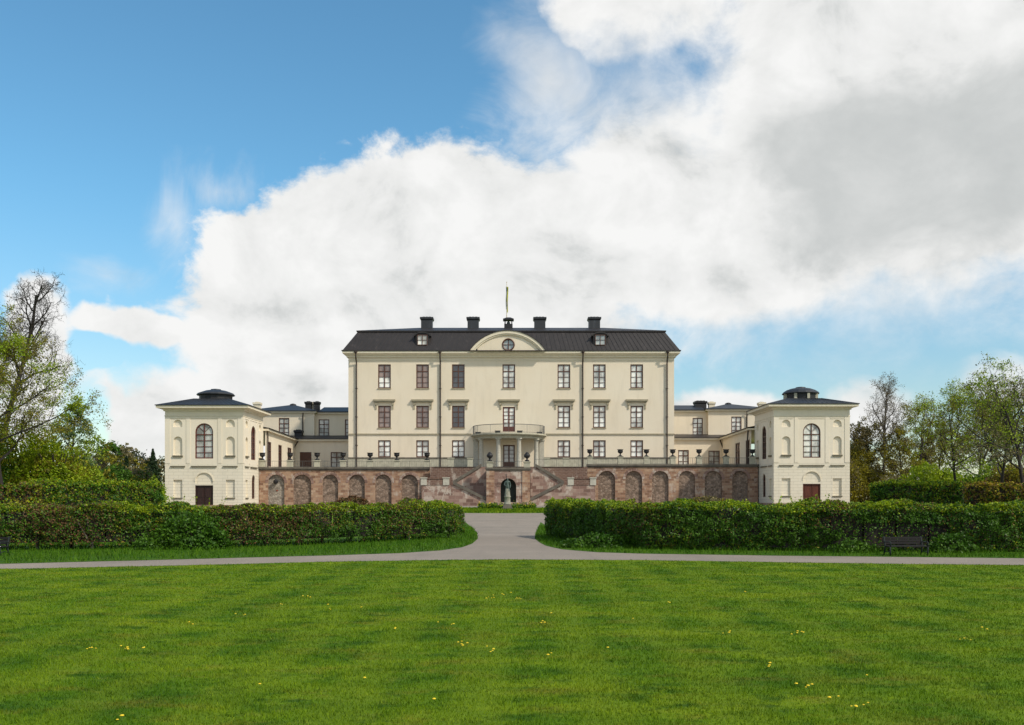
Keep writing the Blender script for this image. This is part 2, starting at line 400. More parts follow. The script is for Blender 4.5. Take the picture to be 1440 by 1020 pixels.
def window(par, P, ua, ub, va, vb, arch=False, pane='pane_light', frame='brown', trans=.3, bars=2, dep=.2, fw=.15, lower=None, name='window', label=None, mull=True):
    g = MB(); ol = outline(ua, ub, va, vb, arch); n = -dep + .02
    g.q(*[P.p(a, b, n) for a, b in ol])
    w = g.build(name, M[pane], par, label=label)
    f = MB(); n0, n1 = -dep + .03, -dep + .13
    cu, cv = (ua + ub) / 2, (va + vb) / 2
    il = outline(ua + fw, ub - fw, va + fw, vb - fw, arch)
    for i in range(len(ol)):
        j = (i + 1) % len(ol)
        f.q(P.p(*ol[i], n1), P.p(*ol[j], n1), P.p(*il[j], n1), P.p(*il[i], n1))
        f.q(P.p(*il[i], n1), P.p(*il[j], n1), P.p(*il[j], n0), P.p(*il[i], n0))
    if mull: pbox(f, P, cu - fw * .45, cu + fw * .45, va + fw, vb - fw, n0, n1 - .012)
    zt = vb - (vb - va) * trans
    if trans: 
        pbox(f, P, ua + fw, cu - fw * .45, zt - fw * .4, zt + fw * .4, n0, n1 - .016)
        pbox(f, P, cu + fw * .45, ub - fw, zt - fw * .4, zt + fw * .4, n0, n1 - .016)
    else: zt = vb
    for k in range(bars):
        z = va + (zt - va) * (k + 1) / (bars + 1)
        for a, b in ((ua + fw, cu - fw * .45), (cu + fw * .45, ub - fw)): pbox(f, P, a, b, z - .03, z + .03, n0, n1 - .03)
    if arch:
        r = (ub - ua) / 2 - fw; zs = vb - (ub - ua) / 2
        for t in (45, 135):
            a = R(t); pts = [(cu + math.cos(a) * r * .15, zs + math.sin(a) * r * .15), (cu + math.cos(a) * r, zs + math.sin(a) * r)]
            f.tube([P.p(*pts[0], n0 + .03), P.p(*pts[1], n0 + .03)], .03, 4)
    f.build('frame', M[frame], w)
    if lower:
        b = MB(); pbox(b, P, ua + fw, ub - fw, va + fw, va + (vb - va) * .46, -dep + .025, -dep + .028); b.build('blind', M[lower], w)
    return w
FRONT = lambda d: Plane((0, d, 0), (1, 0, 0), (0, -1, 0))

# ================================================================== GROUND
def sheet(name, rows, mat, lift, kind='structure'):
    """rows: (y, x0, x1) from near to far, cut at the slope breaks"""
    ys = []
    for (y0, a0, b0), (y1, a1, b1) in zip(rows, rows[1:]):
        ys.append((y0, a0, b0))
        for g, _ in GY:
            if y0 < g < y1: t = (g - y0) / (y1 - y0); ys.append((g, a0 + (a1 - a0) * t, b0 + (b1 - b0) * t))
    ys.append(rows[-1]); m = MB()
    for (y0, a0, b0), (y1, a1, b1) in zip(ys, ys[1:]):
        m.q((a0, y0, gz(y0) + lift), (b0, y0, gz(y0) + lift), (b1, y1, gz(y1) + lift), (a1, y1, gz(y1) + lift))
    o = m.build(name, mat); 
    if kind: tag(o, kind=kind)
    return o
sheet('ground', [(-60, -1500, 1500), (3000, -1500, 1500)], M['lawn'], 0)
# curves measured from the photograph, all on the ground plane
def gp(px, py): d = EYE * F / (py - HZ); return X(px, d), d
near = [(-90, 22.0), (-16, 24.1), gp(0, 800.5), gp(250, 795.5), gp(450, 790.5), gp(600, 788), gp(720, 787), gp(900, 788), gp(1100, 791), gp(1280, 793.5), gp(1440, 795), (18, 24.6), (90, 22.5)]
near = sorted(near); farL = sorted([(-90, 24.2), (-16, 25.6), gp(0, 793.5), gp(200, 788.5), gp(350, 784.5), gp(480, 781), gp(560, 778.5), gp(620, 774.5), gp(650, 770)])
endL = [gp(664, 765), gp(672, 758), gp(671, 750), gp(664, 742), gp(655, 736)]
farR = sorted([gp(768, 768), gp(790, 773), gp(840, 777), gp(900, 779), gp(1100, 782), gp(1300, 784), gp(1440, 785.5), (22, 27.2), (90, 25)])
endR = [gp(760, 764), gp(752, 758), gp(753, 750), gp(757, 742), gp(760, 736)]
def sub(pts, n=6):
    out = []
    for a, b in zip(pts, pts[1:]):
        for i in range(n): t = i / n; out.append((a[0] + (b[0] - a[0]) * t, a[1] + (b[1] - a[1]) * t))
    return out + [pts[-1]]
def wob(pts, amp=.06): return [(x, y + amp * noise.noise(Vector((x * 1.7, y * .7, 3)))) for x, y in pts]
near_s = wob(sub(near, 10), .10); 
def yat(pts, x):
    for (a, ya), (b, yb) in zip(pts, pts[1:]):
        if a <= x <= b: return ya + (yb - ya) * (x - a) / max(1e-6, b - a)
    return pts[-1][1]
# gravel path: one sheet under everything behind the near edge, verges lie on top of it
m = MB(); xs = [p[0] for p in near_s]
for (x0, y0), (x1, y1) in zip(near_s, near_s[1:]): m.q((x0, y0, .004), (x1, y1, .004), (x1, 60, .004), (x0, 60, .004))
for a, b in ((60, 113), (113, 150)): m.q((-90, a, gz(a) + .004), (90, a, gz(a) + .004), (90, b, gz(b) + .004), (-90, b, gz(b) + .004))
tag(m.build('gravel_path', M['gravel']), kind='structure')
def verge(name, edge, xfar):
    """grass strip whose front edge is the polyline; runs back to y=60"""
    m = MB(); e = wob(edge, .05)
    top = [(e[0][0], 62.0)]
    poly = e + ([(xfar, 62.0)] if abs(e[-1][0] - xfar) > 1e-6 else []) + top
    m.q(*[(x, y, .008 if y <= 60 else gz(y) + .008) for x, y in poly])
    return tag(m.build(name, M['lawn']), kind='structure')
edgeL = sub(farL, 5) + sub(endL, 3); edgeR = (sub(farR[::-1], 5) + sub(endR, 3))[::-1]
def fillpoly(name, poly, lift, mt='lawn'):
    m = MB(); m.q(*[(x, y, gz(y) + lift) for x, y in poly]); return tag(m.build(name, M[mt]), kind='structure')
polyL = wob(edgeL, .06) + [(X(650, 60), 60), (-90, 60)]
polyR = wob(edgeR, .06) + [(90, 60), (X(768, 60), 60)]
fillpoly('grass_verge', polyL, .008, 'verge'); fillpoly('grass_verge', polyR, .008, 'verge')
fillpoly('side_lawn', [(-90, 60.5), (X(640, 60.5), 60.5), (-7, 84), (-30, 100), (-90, 112.9)], .010)
fillpoly('side_lawn', [(X(780, 60.5), 60.5), (90, 60.5), (90, 112.9), (30, 104), (7, 84)], .010)
bed = [(-.5 + 13 * math.cos(a), 95 + 9.5 * math.sin(a)) for a in np.linspace(0, 2 * math.pi, 48, endpoint=False)]
fillpoly('grass_roundel', bed, .012)

# ---- grass blades ------------------------------------------------------------------
def inside_poly(x, y, poly):
    c = np.zeros(len(x), bool); n = len(poly)
    for i in range(n):
        x0, y0 = poly[i]; x1, y1 = poly[(i + 1) % n]
        if y0 == y1: continue
        c ^= ((y0 > y) != (y1 > y)) & (x < (x1 - x0) * (y - y0) / (y1 - y0) + x0)
    return c
def blades(name, x, y, h, w, label, mt='blade'):
    n = len(x); z = np.array([gz(t) for t in y]) if y.max() > 60 else np.zeros(n)
    a = rng.uniform(0, 2 * math.pi, n); hh = h * rng.uniform(.5, 1.3, n); ww = w * rng.uniform(.7, 1.3, n)
    lx, ly = rng.normal(0, .38, n) * hh, rng.normal(0, .38, n) * hh
    V = np.zeros((n, 3, 3)); dx, dy = np.cos(a) * ww / 2, np.sin(a) * ww / 2
    V[:, 0] = np.stack([x - dx, y - dy, z], 1); V[:, 1] = np.stack([x + dx, y + dy, z], 1); V[:, 2] = np.stack([x + lx, y + ly, z + hh], 1)
    o = quads_mesh(name, V, [M[mt]], k=3); return tag(o, label, 'grass', kind='stuff')
def samp_y(n, a, b, p):   # density ~ y**-p
    u = rng.uniform(0, 1, n); q = 1 - p
    return (a ** q + u * (b ** q - a ** q)) ** (1 / q)
n = 520000; y = samp_y(n, 5.4, 28.5, .95); hw = .57 * y + 3.6; x = rng.uniform(-1, 1, n) * hw
ye = np.interp(x, [p[0] for p in near_s], [p[1] for p in near_s])
k = y < ye + .0 + rng.normal(0, .06, n); x, y = x[k], y[k]
tuft = np.array([noise.noise(Vector((a * 1.6, b * 1.9, 0))) + .6 * noise.noise(Vector((a * 5, b * 5, 4))) for a, b in zip(x, y)])
blades('grass', x, y, .027 + .012 * tuft, .0075 * (y / 8) ** .8, 'short mown grass of the broad lawn in front of the path')
n = 110000; x = rng.uniform(-26, 26, n); y = rng.uniform(24, 58, n)
k = (inside_poly(x, y, polyL) | inside_poly(x, y, polyR)) & ((y < 38) | (np.abs(x) < 6)); x, y = x[k], y[k]
blades('verge_grass', x, y, np.full(len(x), .13), .03, 'longer dark grass, shade toned in, on the verges at the foot of the hedges', 'verge_blade')
n = 9000; t = rng.uniform(0, 2 * math.pi, n); r = np.sqrt(rng.uniform(0, 1, n)); x = -.5 + 12.8 * r * np.cos(t); y = 95 + 9.3 * r * np.sin(t)
blades('roundel_grass', x, y, np.full(n, .16), .12, 'green grass of the round bed before the stairs')

# ---- dandelions --------------------------------------------------------------------
spots = [(130, 908, 6), (178, 909, 7), (205, 909, 2), (365, 959, 1), (172, 1006, 2), (430, 838, 4), (470, 853, 4), (506, 851, 2), (690, 838, 7), (712, 834, 3), (729, 839, 7),
         (775, 861, 1), (640, 875, 2), (616, 873, 1), (645, 901, 4), (652, 905, 2), (689, 912, 4), (685, 906, 1), (760, 873, 3), (775, 917, 2), (513, 951, 1), (610, 981, 1), (1020, 886, 4),
         (1130, 885, 6), (1122, 888, 2), (1357, 897, 3), (1388, 882, 2), (1086, 934, 4), (1130, 961, 3), (1142, 960, 1), (1170, 978, 2), (1202, 989, 3), (1218, 988, 2), (1219, 946, 1),
         (855, 909, 1), (265, 873, 2), (335, 861, 3), (395, 847, 2), (1050, 830, 2), (940, 845, 2), (890, 868, 1), (560, 880, 2)]
proto = None
for px, py, k in spots:
    for i in range(k if k < 3 else (k + 1) // 2 + 1):
        qx, qy = px + random.gauss(0, 4.5 if k > 1 else 0), py + random.gauss(0, 1.6 if k > 1 else 0)
        d = EYE * F / (qy - HZ) * (1 - .03)
        if proto is None:
            e = empty('dandelion', (0, 0, 0), 'small yellow dandelion flower standing in the mown lawn', 'dandelion', 'dandelions dotted over the lawn')
            MB().tube([(0, 0, 0), (.006, 0, .04), (.002, .004, .075)], .003, 4).build('stem', M['stalk'], e)
            hm = MB(); hm.lathe(.002, .004, [(.004, .068), (.026, .076), (.030, .083), (.018, .094), (.004, .097)], 9); hm.build('flower_head', M['dandelion'], e)
            proto = e; c = e
        else: c = copy_tree(proto)
        c.location = (X(qx, d), d, 0); s = random.uniform(.32, .58); c.scale = (s, s, s * .9); c.rotation_euler = (0, 0, random.uniform(0, 6))

# ================================================================== PALACE main block
D = 138.0; x0, x1 = X(490, D), X(948, D); zf = 5.5; zw = Z(503, D); yb = D + 16
pal = empty('palace', (0, D, zf), 'tall cream three-storey palace block with black mansard roof and curved pediment', 'palace')
P = FRONT(D); k10 = D / F
wc = [540.6, 594.2, 644.5, 715.5, 793, 842.8, 895.4]
ops = []; wins = []
rows = [(512.6, 546.2, .29, 2), (570.8, 601.8, .28, 2), (619.3, 643.3, .34, 1)]
panes = [['pane_rose', 'pane_rose', 'pane_dark', 'pane_light', 'pane_light', 'pane_light', 'pane_light'],
         ['pane_rose', 'pane_rose', 'pane_dark', None, 'pane_light', 'pane_light', 'pane_light'],
         ['pane_light', 'pane_light', 'pane_light', None, 'pane_light', 'pane_light', 'pane_light']]
for r, (t, b, tr, nb) in enumerate(rows):
    for c, px in enumerate(wc):
        if panes[r][c] is None: continue
        ua, ub, va, vb = X(px - 8.9, D), X(px + 8.9, D), Z(b, D), Z(t, D)
        ops.append((ua, ub, va, vb, False, .28, False)); wins.append((r, c, ua, ub, va, vb, tr, nb))
dr1 = (X(707, D), X(724.3, D), Z(607, D), Z(572.4, D)); dr2 = (X(707.5, D), X(724, D), Z(660, D), Z(626, D))
ops += [(*dr1, False, .28, False), (*dr2, False, .28, False)]
w = MB(); zp = Z(644, D)
wall(w, P, x0, x1, zf, zw, ops)
w.q((x0, D, zf), (x0, yb, zf), (x0, yb, zw), (x0, D, zw)).q((x1, D, zf), (x1, yb, zf), (x1, yb, zw), (x1, D, zw)).q((x0, yb, zf), (x1, yb, zf), (x1, yb, zw), (x0, yb, zw))
w.build('wall', M['plaster'], pal)
rl = [('left of the pediment' if c < 3 else 'right of the pediment' if c > 3 else 'under the pediment') for c in range(7)]
for r, c, ua, ub, va, vb, tr, nb in wins:
    low = 'pane_light' if (r, c) == (0, 0) else None
    wd = window(pal, P, ua, ub, va, vb, pane=panes[r][c], frame='brown', trans=tr, bars=nb, dep=.22, lower=low)
    s_ = MB(); pbox(s_, P, ua - .08, ub + .08, va - .10, va, .003, .12); s_.build('sill', M['moulding'], wd)
    if r == 1:
        h = MB(); cu = (ua + ub) / 2; hz = Z(564.2, D)
        pbox(h, P, cu - 1.55, cu + 1.55, hz, hz + .22, .003, .42); pbox(h, P, cu - 1.42, cu + 1.42, hz - .16, hz, .003, .30)
        for sg in (-1, 1): pbox(h, P, cu + sg * 1.18 - .11, cu + sg * 1.18 + .11, hz - 1.15, hz - .17, .003, .10); pbox(h, P, cu + sg * 1.18 - .14, cu + sg * 1.18 + .14, hz - .55, hz - .17, .003, .22)
        h.build('hood_moulding', M['moulding'], wd)
# balcony door and hall door
def dbl_door(par, P, r, pane, frame, kick=.28, bars=3, name='door'):
    ua, ub, va, vb = r; dep = .22; g = MB(); g.q(*[P.p(a, b, -dep + .02) for a, b in outline(ua, ub, va, vb, False)])
    w = g.build('pane', M[pane], None); f = MB(); fw = .17; n0, n1 = -dep + .025, -dep + .12; cu = (ua + ub) / 2; zk = va + (vb - va) * kick
    pbox(f, P, ua, ua + fw, va, vb, n0, n1); pbox(f, P, ub - fw, ub, va, vb, n0, n1); pbox(f, P, ua + fw, ub - fw, vb - fw, vb, n0, n1 - .005)
    pbox(f, P, cu - .1, cu + .1, va, vb - fw, n0, n1 - .01)
    for a, b in ((ua + fw, cu - .1), (cu + .1, ub - fw)):
        pbox(f, P, a, b, va, zk, n0, n1 - .03); pbox(f, P, a + .1, b - .1, va + .15, zk - .12, n0, n1 - .01)
        for k in range(bars): z = zk + (vb - fw - zk) * (k + 1) / (bars + 1); pbox(f, P, a, b, z - .035, z + .035, n0, n1 - .04)
    fo = f.build(name, M[frame], par); w.parent = fo
    me = w.data; ww = WL[par.name]; me.transform(__import__('mathutils').Matrix.Translation(-ww)); WL[w.name] = ww
    return fo
d1 = dbl_door(pal, P, dr1, 'pane_light', 'red_brown', .2, 4, 'balcony_door')
h = MB(); cu = (dr1[0] + dr1[1]) / 2; hz = Z(564.2, D)
pbox(h, P, cu - 1.55, cu + 1.55, hz, hz + .22, .003, .42); pbox(h, P, cu - 1.42, cu + 1.42, hz - .16, hz, .003, .30)
for sg in (-1, 1): pbox(h, P, cu + sg * 1.18 - .11, cu + sg * 1.18 + .11, hz - 1.15, hz - .17, .003, .10); pbox(h, P, cu + sg * 1.18 - .14, cu + sg * 1.18 + .14, hz - .55, hz - .17, .003, .22)
h.build('hood_moulding', M['moulding'], d1)
dbl_door(pal, P, dr2, 'pane_mid', 'brown', .3, 3, 'hall_door')
# trim
t = MB(); sc_z = Z(611.5, D)
pbox(t, P, x0 - .03, X(663, D), sc_z, sc_z + .16, .003, .14); pbox(t, P, X(768, D), x1 + .03, sc_z, sc_z + .16, .003, .14); t.build('string_course', M['moulding'], pal)
for a_, b_ in ((x0 - .05, X(667, D)), (X(764, D), x1 + .05)): t = MB(); pbox(t, P, a_, b_, zf, zp - .1, .003, .16); t.build('plinth', M['grey_stone'], pal)
t = MB(); pbox(t, P, x0 - .08, X(667, D), zp - .1, zp + .06, .003, .24); pbox(t, P, X(764, D), x1 + .08, zp - .1, zp + .06, .003, .24); t.build('plinth_cap', M['concrete'], pal)
zc = Z(494, D - .7)
c = MB(); c.box(x0 - .22, x1 + .22, D - .22, yb + .2, zw, zw + .22); c.frustum((x0 - .32, x1 + .32, D - .32, yb + .3), zw + .22, (x0 - .62, x1 + .62, D - .62, yb + .5), zw + .52)
c.box(x0 - .74, x1 + .74, D - .74, yb + .6, zw + .52, zc)
c.build('cornice', M['trim'], pal)
fz = MB(); pbox(fz, P, x0 - .03, x1 + .03, Z(507.5, D), Z(506.6, D), .003, .07); fz.build('frieze_band', M['trim'], pal)
# roof
ze = zc + .02; zt = Z(467, D + 1.2)
r0 = (x0 - .85, x1 + .85, D - .85, yb + .8); r1 = (x0 + 1.15, x1 - 1.15, D + 1.1, yb - 1.1)
rf = MB(); rf.box(r0[0], r0[1], r0[2], r0[3], ze, ze + .13)
ra = (r0[0] + .15, r0[1] - .15, r0[2] + .15, r0[3] - .15)
rf.frustum(ra, ze + .13, r1, zt)
lip = (r1[0] - .18, r1[1] + .18, r1[2] - .18, r1[3] + .18); rf.box(*lip, zt + .003, zt + .16)
rid = (r1[0] + 8, r1[1] - 8, D + 7.9, D + 8.1); rf.frustum((lip[0] + .03, lip[1] - .03, lip[2] + .03, lip[3] - .03), zt + .163, rid, zt + 1.75)
# standing seams on the front and sides
nS = 74
for i in range(1, nS):
    u = i / nS; xa = ra[0] + (ra[1] - ra[0]) * u; xb = r1[0] + (r1[1] - r1[0]) * u
    rf.tube([(xa, ra[2] - .01, ze + .14), (xb, r1[2] - .01, zt)], .035, 4, False)
for i in range(1, 28):
    u = i / 28; ya = ra[2] + (ra[3] - ra[2]) * u; yb2 = r1[2] + (r1[3] - r1[2]) * u
    rf.tube([(ra[0], ya, ze + .14), (r1[0], yb2, zt)], .035, 4, False); rf.tube([(ra[1], ya, ze + .14), (r1[1], yb2, zt)], .035, 4, False)
roof = rf.build('roof', M['roof'], pal)
def chimney(par, cx, cy, z0, z1, w, mat, cap=.16):
    c = MB(); c.box(cx - w / 2, cx + w / 2, cy - w / 2, cy + w / 2, z0, z1 - .45)
    c.frustum((cx - w / 2, cx + w / 2, cy - w / 2, cy + w / 2), z1 - .45, (cx - w / 2 - cap, cx + w / 2 + cap, cy - w / 2 - cap, cy + w / 2 + cap), z1 - .25)
    c.box(cx - w / 2 - cap, cx + w / 2 + cap, cy - w / 2 - cap, cy + w / 2 + cap, z1 - .25, z1)
    for i in range(3): c.box(cx - w / 2 + .15 + i * (w - .3) / 3 + .05, cx - w / 2 + .15 + (i + 1) * (w - .3) / 3 - .05, cy - w / 3, cy + w / 3, z1, z1 + .12)
    c.box(cx - w / 2 - .08, cx + w / 2 + .08, cy - w / 2 - .08, cy + w / 2 + .08, z0 + .0, z0 + .35)
    return c.build('chimney', mat, par)
dc = D + 6.5
for px in (600.5, 665.5, 759, 835.5): chimney(roof, X(px, dc), dc, zt + .8, Z(447.5, dc), 1.62, M['roof_blue'])
for px in (594, 844):   # dormers
    dd = D - .2; cx = X(px, dd); b = MB(); z0_, z1_ = Z(487, dd), Z(470, dd)
    arc = [(cx - .95, z0_), (cx + .95, z0_), (cx + .95, z1_ - .25)] + [(cx + .95 * math.cos(a), z1_ - .25 + .38 * math.sin(a)) for a in np.linspace(.3, math.pi - .3, 7)] + [(cx - .95, z1_ - .25)]
    b.prism(arc, dd, dd + 2.6)
    hood = [(cx + 1.22 * math.cos(a), z1_ - .28 + .58 * math.sin(a)) for a in np.linspace(0, math.pi, 11)] + [(cx + 1.0 * math.cos(a), z1_ - .28 + .42 * math.sin(a)) for a in np.linspace(math.pi, 0, 11)]
    b.prism(hood, dd - .2, dd + 2.6)
    do = b.build('dormer', M['roof'], roof)
    # dormer window belongs to the roof level of parts
    Pd = FRONT(dd); window(pal, Pd, cx - .72, cx + .72, z0_ + .12, z1_ - .12, pane='pane_light' if px < 700 else 'pane_mid', frame='brown', trans=.0, bars=1, dep=-.02 + .0, fw=.09, name='dormer_window')
# segmental pediment
cx = X(714, D); half = 5.25; zb = zc + .02; rise = Z(466.5, D - .5) - zb; Rr = (half ** 2 + rise ** 2) / (2 * rise); cz = zb + rise - Rr; a0 = math.asin(half / Rr)
ns = 28; angs = [-a0 + 2 * a0 * i / ns for i in range(ns + 1)]
ty = MB(); ri = Rr - .5; a1 = math.acos((zb - cz) / ri)
arcin = [(cx + ri * math.sin(a), cz + ri * math.cos(a)) for a in np.linspace(-a1, a1, ns + 1)]
oc = (X(715, D), Z(486.3, D)); orr = .80
# tympanum with a round hole: fan of quads between the circle and the outline
Pp = FRONT(D - .90)
import bisect
def ray_out(ang):
    dx, dz = math.cos(ang), math.sin(ang)
    best = 1e9
    if dz < 0: best = (zb - oc[1]) / dz
    bq = dx * (oc[0] - cx) + dz * (oc[1] - cz); cq = (oc[0] - cx) ** 2 + (oc[1] - cz) ** 2 - ri * ri
    t_ = -bq + math.sqrt(max(0, bq * bq - cq)); return min(best, t_)
NA = 64
for i in range(NA):
    a, b_ = 2 * math.pi * i / NA, 2 * math.pi * (i + 1) / NA
    pi_ = [(oc[0] + math.cos(q) * orr, oc[1] + math.sin(q) * orr) for q in (a, b_)]; po = [(oc[0] + math.cos(q) * ray_out(q), oc[1] + math.sin(q) * ray_out(q)) for q in (b_, a)]
    ty.q(*[Pp.p(u, v) for u, v in pi_ + po]); ty.q(Pp.p(*pi_[0]), Pp.p(*pi_[1]), Pp.p(*pi_[1], -.25), Pp.p(*pi_[0], -.25))
ped = ty.build('pediment', M['plaster'], pal)
def arcband(mb, ro, rin, ya, yb_, floor, n=32):
    """solid curved band standing on the level line z = floor"""
    def pts(r): a = math.acos(min(1, max(-1, (floor - cz) / r))); return [(cx + r * math.sin(t), cz + r * math.cos(t)) for t in np.linspace(-a, a, n + 1)]
    O, I = pts(ro), pts(rin)
    for k in range(n):
        o0, o1, i0, i1 = O[k], O[k + 1], I[k], I[k + 1]
        mb.q((o0[0], ya, o0[1]), (o1[0], ya, o1[1]), (i1[0], ya, i1[1]), (i0[0], ya, i0[1])); mb.q((o0[0], yb_, o0[1]), (o1[0], yb_, o1[1]), (i1[0], yb_, i1[1]), (i0[0], yb_, i0[1]))
        mb.q((o0[0], ya, o0[1]), (o1[0], ya, o1[1]), (o1[0], yb_, o1[1]), (o0[0], yb_, o0[1])); mb.q((i0[0], ya, i0[1]), (i1[0], ya, i1[1]), (i1[0], yb_, i1[1]), (i0[0], yb_, i0[1]))
ar = MB(); arcband(ar, Rr, Rr - .36, D - 1.22, D + 3.2, zb); arcband(ar, Rr - .363, Rr - .56, D - 1.08, D - .6, zb)
ar.build('archivolt', M['trim'], ped)
cr = MB(); arcband(cr, Rr + .09, Rr + .004, D - 1.30, D + 4.2, zb); cr.build('roofing', M['roof'], ped)
g = MB(); g.q(*[Pp.p(oc[0] + math.cos(a) * orr, oc[1] + math.sin(a) * orr, -.2) for a in np.linspace(0, 2 * math.pi, 24, endpoint=False)])
ow = g.build('round_window', M['pane_mid'], pal); f = MB()
ring = [(oc[0] + math.cos(a) * orr, oc[1] + math.sin(a) * orr) for a in np.linspace(0, 2 * math.pi, 25)]
f.tube([Pp.p(u, v, .02) for u, v in ring], .10, 5, False); pbox(f, Pp, oc[0] - .06, oc[0] + .06, oc[1] - orr, oc[1] + orr, -.19, -.1)
pbox(f, Pp, oc[0] - orr, oc[0] - .06, oc[1] - .04, oc[1] + .04, -.19, -.12); pbox(f, Pp, oc[0] + .06, oc[0] + orr, oc[1] - .04, oc[1] + .04, -.19, -.12); f.build('frame', M['brown'], ow)
g = MB(); pbox(g, FRONT(D - .91), cx - half, cx + half, zb - .08, zb + .03, 0, .34); g.build('gutter', M['pipe'], pal)
# downpipes
for px in (501.5, 619.3, 819.3, 937.7):
    u = X(px, D); p_ = MB(); p_.lathe(u, D - .85, [(.10, zc - .35), (.22, zc - .2), (.24, zc - .01)], 8)
    p_.tube([(u, D - .85, zc - .3), (u, D - .80, zc - .75), (u, D - .2, zc - 1.6), (u, D - .2, zf + .1)], .105, 6)
    for z in (9, 13, 17): p_.box(u - .16, u + .16, D - .3, D - .02, z, z + .08)
    p_.build('downpipe', M['pipe'], pal)
# portico ----------------------------------------------------------------
pc = X(715.5, D); zd0, zd1 = Z(618.7, D), Z(612, D)
def halfdisc(r, n=32): return [(pc + r * math.sin(a), D - .01 - r * math.cos(a)) for a in np.linspace(-math.pi / 2, math.pi / 2, n + 1)]
dk = MB(); dk.prism(halfdisc(4.75), zd0, zd0 + .34, 'z'); dk.prism(halfdisc(5.0), zd0 + .343, zd0 + .47, 'z'); dk.prism(halfdisc(5.3), zd0 + .473, zd1, 'z')
dk.build('portico_entablature', M['grey_stone'], pal)
for sgn, th in ((-1, 60), (-1, 18.6), (1, 18.6), (1, 60)):
    a = R(th); cx_, cy_ = pc + sgn * 4.4 * math.sin(a), D - 4.4 * math.cos(a); zb_ = zf + .15
    cm = MB(); cm.lathe(cx_, cy_, [(.42, zb_), (.42, zb_ + .12), (.34, zb_ + .22), (.33, zb_ + .3), (.325, zb_ + 1.4), (.28, zd0 - .42), (.30, zd0 - .38), (.29, zd0 - .3), (.38, zd0 - .17)], 18)
    cm.box(cx_ - .42, cx_ + .42, cy_ - .42, cy_ + .42, zd0 - .168, zd0 - .003); cm.box(cx_ - .45, cx_ + .45, cy_ - .45, cy_ + .45, zf + .005, zb_ - .002)
    cm.build('column', M['pale_stone'], pal, True)
for sgn in (-1, 1):
    cm = MB(); u = pc + sgn * 4.62; pbox(cm, P, u - .34, u + .34, zf, zd0, .003, .25); pbox(cm, P, u - .42, u + .42, zd0 - .2, zd0 - .005, .01, .33); cm.build('pilaster', M['pale_stone'], pal)
rl_ = MB(); zr = zd1 + 1.18; rr = 5.0
arc = [(pc + rr * math.sin(a), D - rr * math.cos(a)) for a in np.linspace(-math.pi / 2, math.pi / 2, 41)]
rl_.tube([(a, b, zr) for a, b in arc], .045, 5); rl_.tube([(a, b, zd1 + .12) for a, b in arc], .03, 4)
for i in range(121):
    a = math.pi * (i / 120 - .5); q, w_ = pc + rr * math.sin(a), D - rr * math.cos(a); rl_.tube([(q, w_, zd1), (q, w_, zr)], .034 if i % 20 == 0 else .014, 4, False)
rl_.build('balcony_railing', M['thin_iron'], pal)
for th in (-68, -19, 19, 68):
    a = R(th); q, w_ = pc + 4.6 * math.sin(a), D - 4.6 * math.cos(a); b = MB(); b.box(q - .36, q + .36, w_ - .2, w_ + .2, zd1 + .003, zd1 + .26); b.box(q - .40, q + .40, w_ - .24, w_ + .24, zd1 + .263, zd1 + .32)
    e = empty('balcony_box', (q, w_, zd1), {-68: 'leftmost dark planter box on the balcony floor', -19: 'dark planter box on the balcony just left of its door', 19: 'dark planter box on the balcony just right of its door', 68: 'rightmost dark planter box on the balcony floor'}[th], 'planter', 'dark boxes on the round balcony')
    b.build('planter_body', M['iron'], e)
# belfry on the ridge, flagpole
dbf = D + 7.2; cx = X(715, dbf); zq = zt + 1.2; b = MB()
b.box(cx - .62, cx + .62, dbf - .62, dbf + .62, zq, Z(456.5, dbf))
for a in (-.5, .5):
    for c_ in (-.5, .5): b.box(cx + a - .08, cx + a + .08, dbf + c_ - .08, dbf + c_ + .08, Z(456.5, dbf) + .003, Z(451, dbf))
b.box(cx - .8, cx + .8, dbf - .8, dbf + .8, Z(451, dbf) + .003, Z(449.5, dbf)); b.frustum((cx - .75, cx + .75, dbf - .75, dbf + .75), Z(449.5, dbf) + .003, (cx - .3, cx + .3, dbf - .3, dbf + .3), Z(447, dbf))
b.build('belfry', M['iron'], pal); bl = MB(); bl.lathe(cx, dbf, [(.26, Z(455.5, dbf)), (.24, Z(453.5, dbf)), (.1, Z(452.2, dbf))], 10); bl.build('bell', M['bronze'], pal)
fp = empty('flagpole', (X(713, dbf), dbf - .1, Z(449, dbf)), 'flagpole on the palace belfry with a limp blue and yellow flag', 'flagpole')
fx = X(712.6, dbf); zt_ = Z(398, dbf); q = MB(); q.tube([(fx, dbf - .1, Z(449, dbf)), (fx, dbf - .1, zt_)], [.08, .045], 6); q.lathe(fx, dbf - .1, [(.02, zt_), (.10, zt_ + .08), (.02, zt_ + .18)], 8); q.build('pole', M['trim'], fp)
for nm, mt, a, b_, za, zb_ in (('flag', 'yellow', .0, .19, zt_ - .5, zt_ - 4.3), ('flag_field', 'blue', -.15, -.002, zt_ - .55, zt_ - 3.9)):
    q = MB(); n_ = 16
    for i in range(n_):
        t0, t1 = i / n_, (i + 1) / n_
        def pp(s_, t_): return (fx + .03 + a + (b_ - a) * s_ * (1 - .35 * t_) + .025 * math.sin(t_ * 7 + s_), dbf - .12 + .10 * math.sin(t_ * 9 + s_ * 5), za + (zb_ - za) * t_ - .2 * s_)
        for j in range(4): q.q(pp(j / 4, t0), pp((j + 1) / 4, t0), pp((j + 1) / 4, t1), pp(j / 4, t1))
    q.build(nm, M[mt], fp, True)

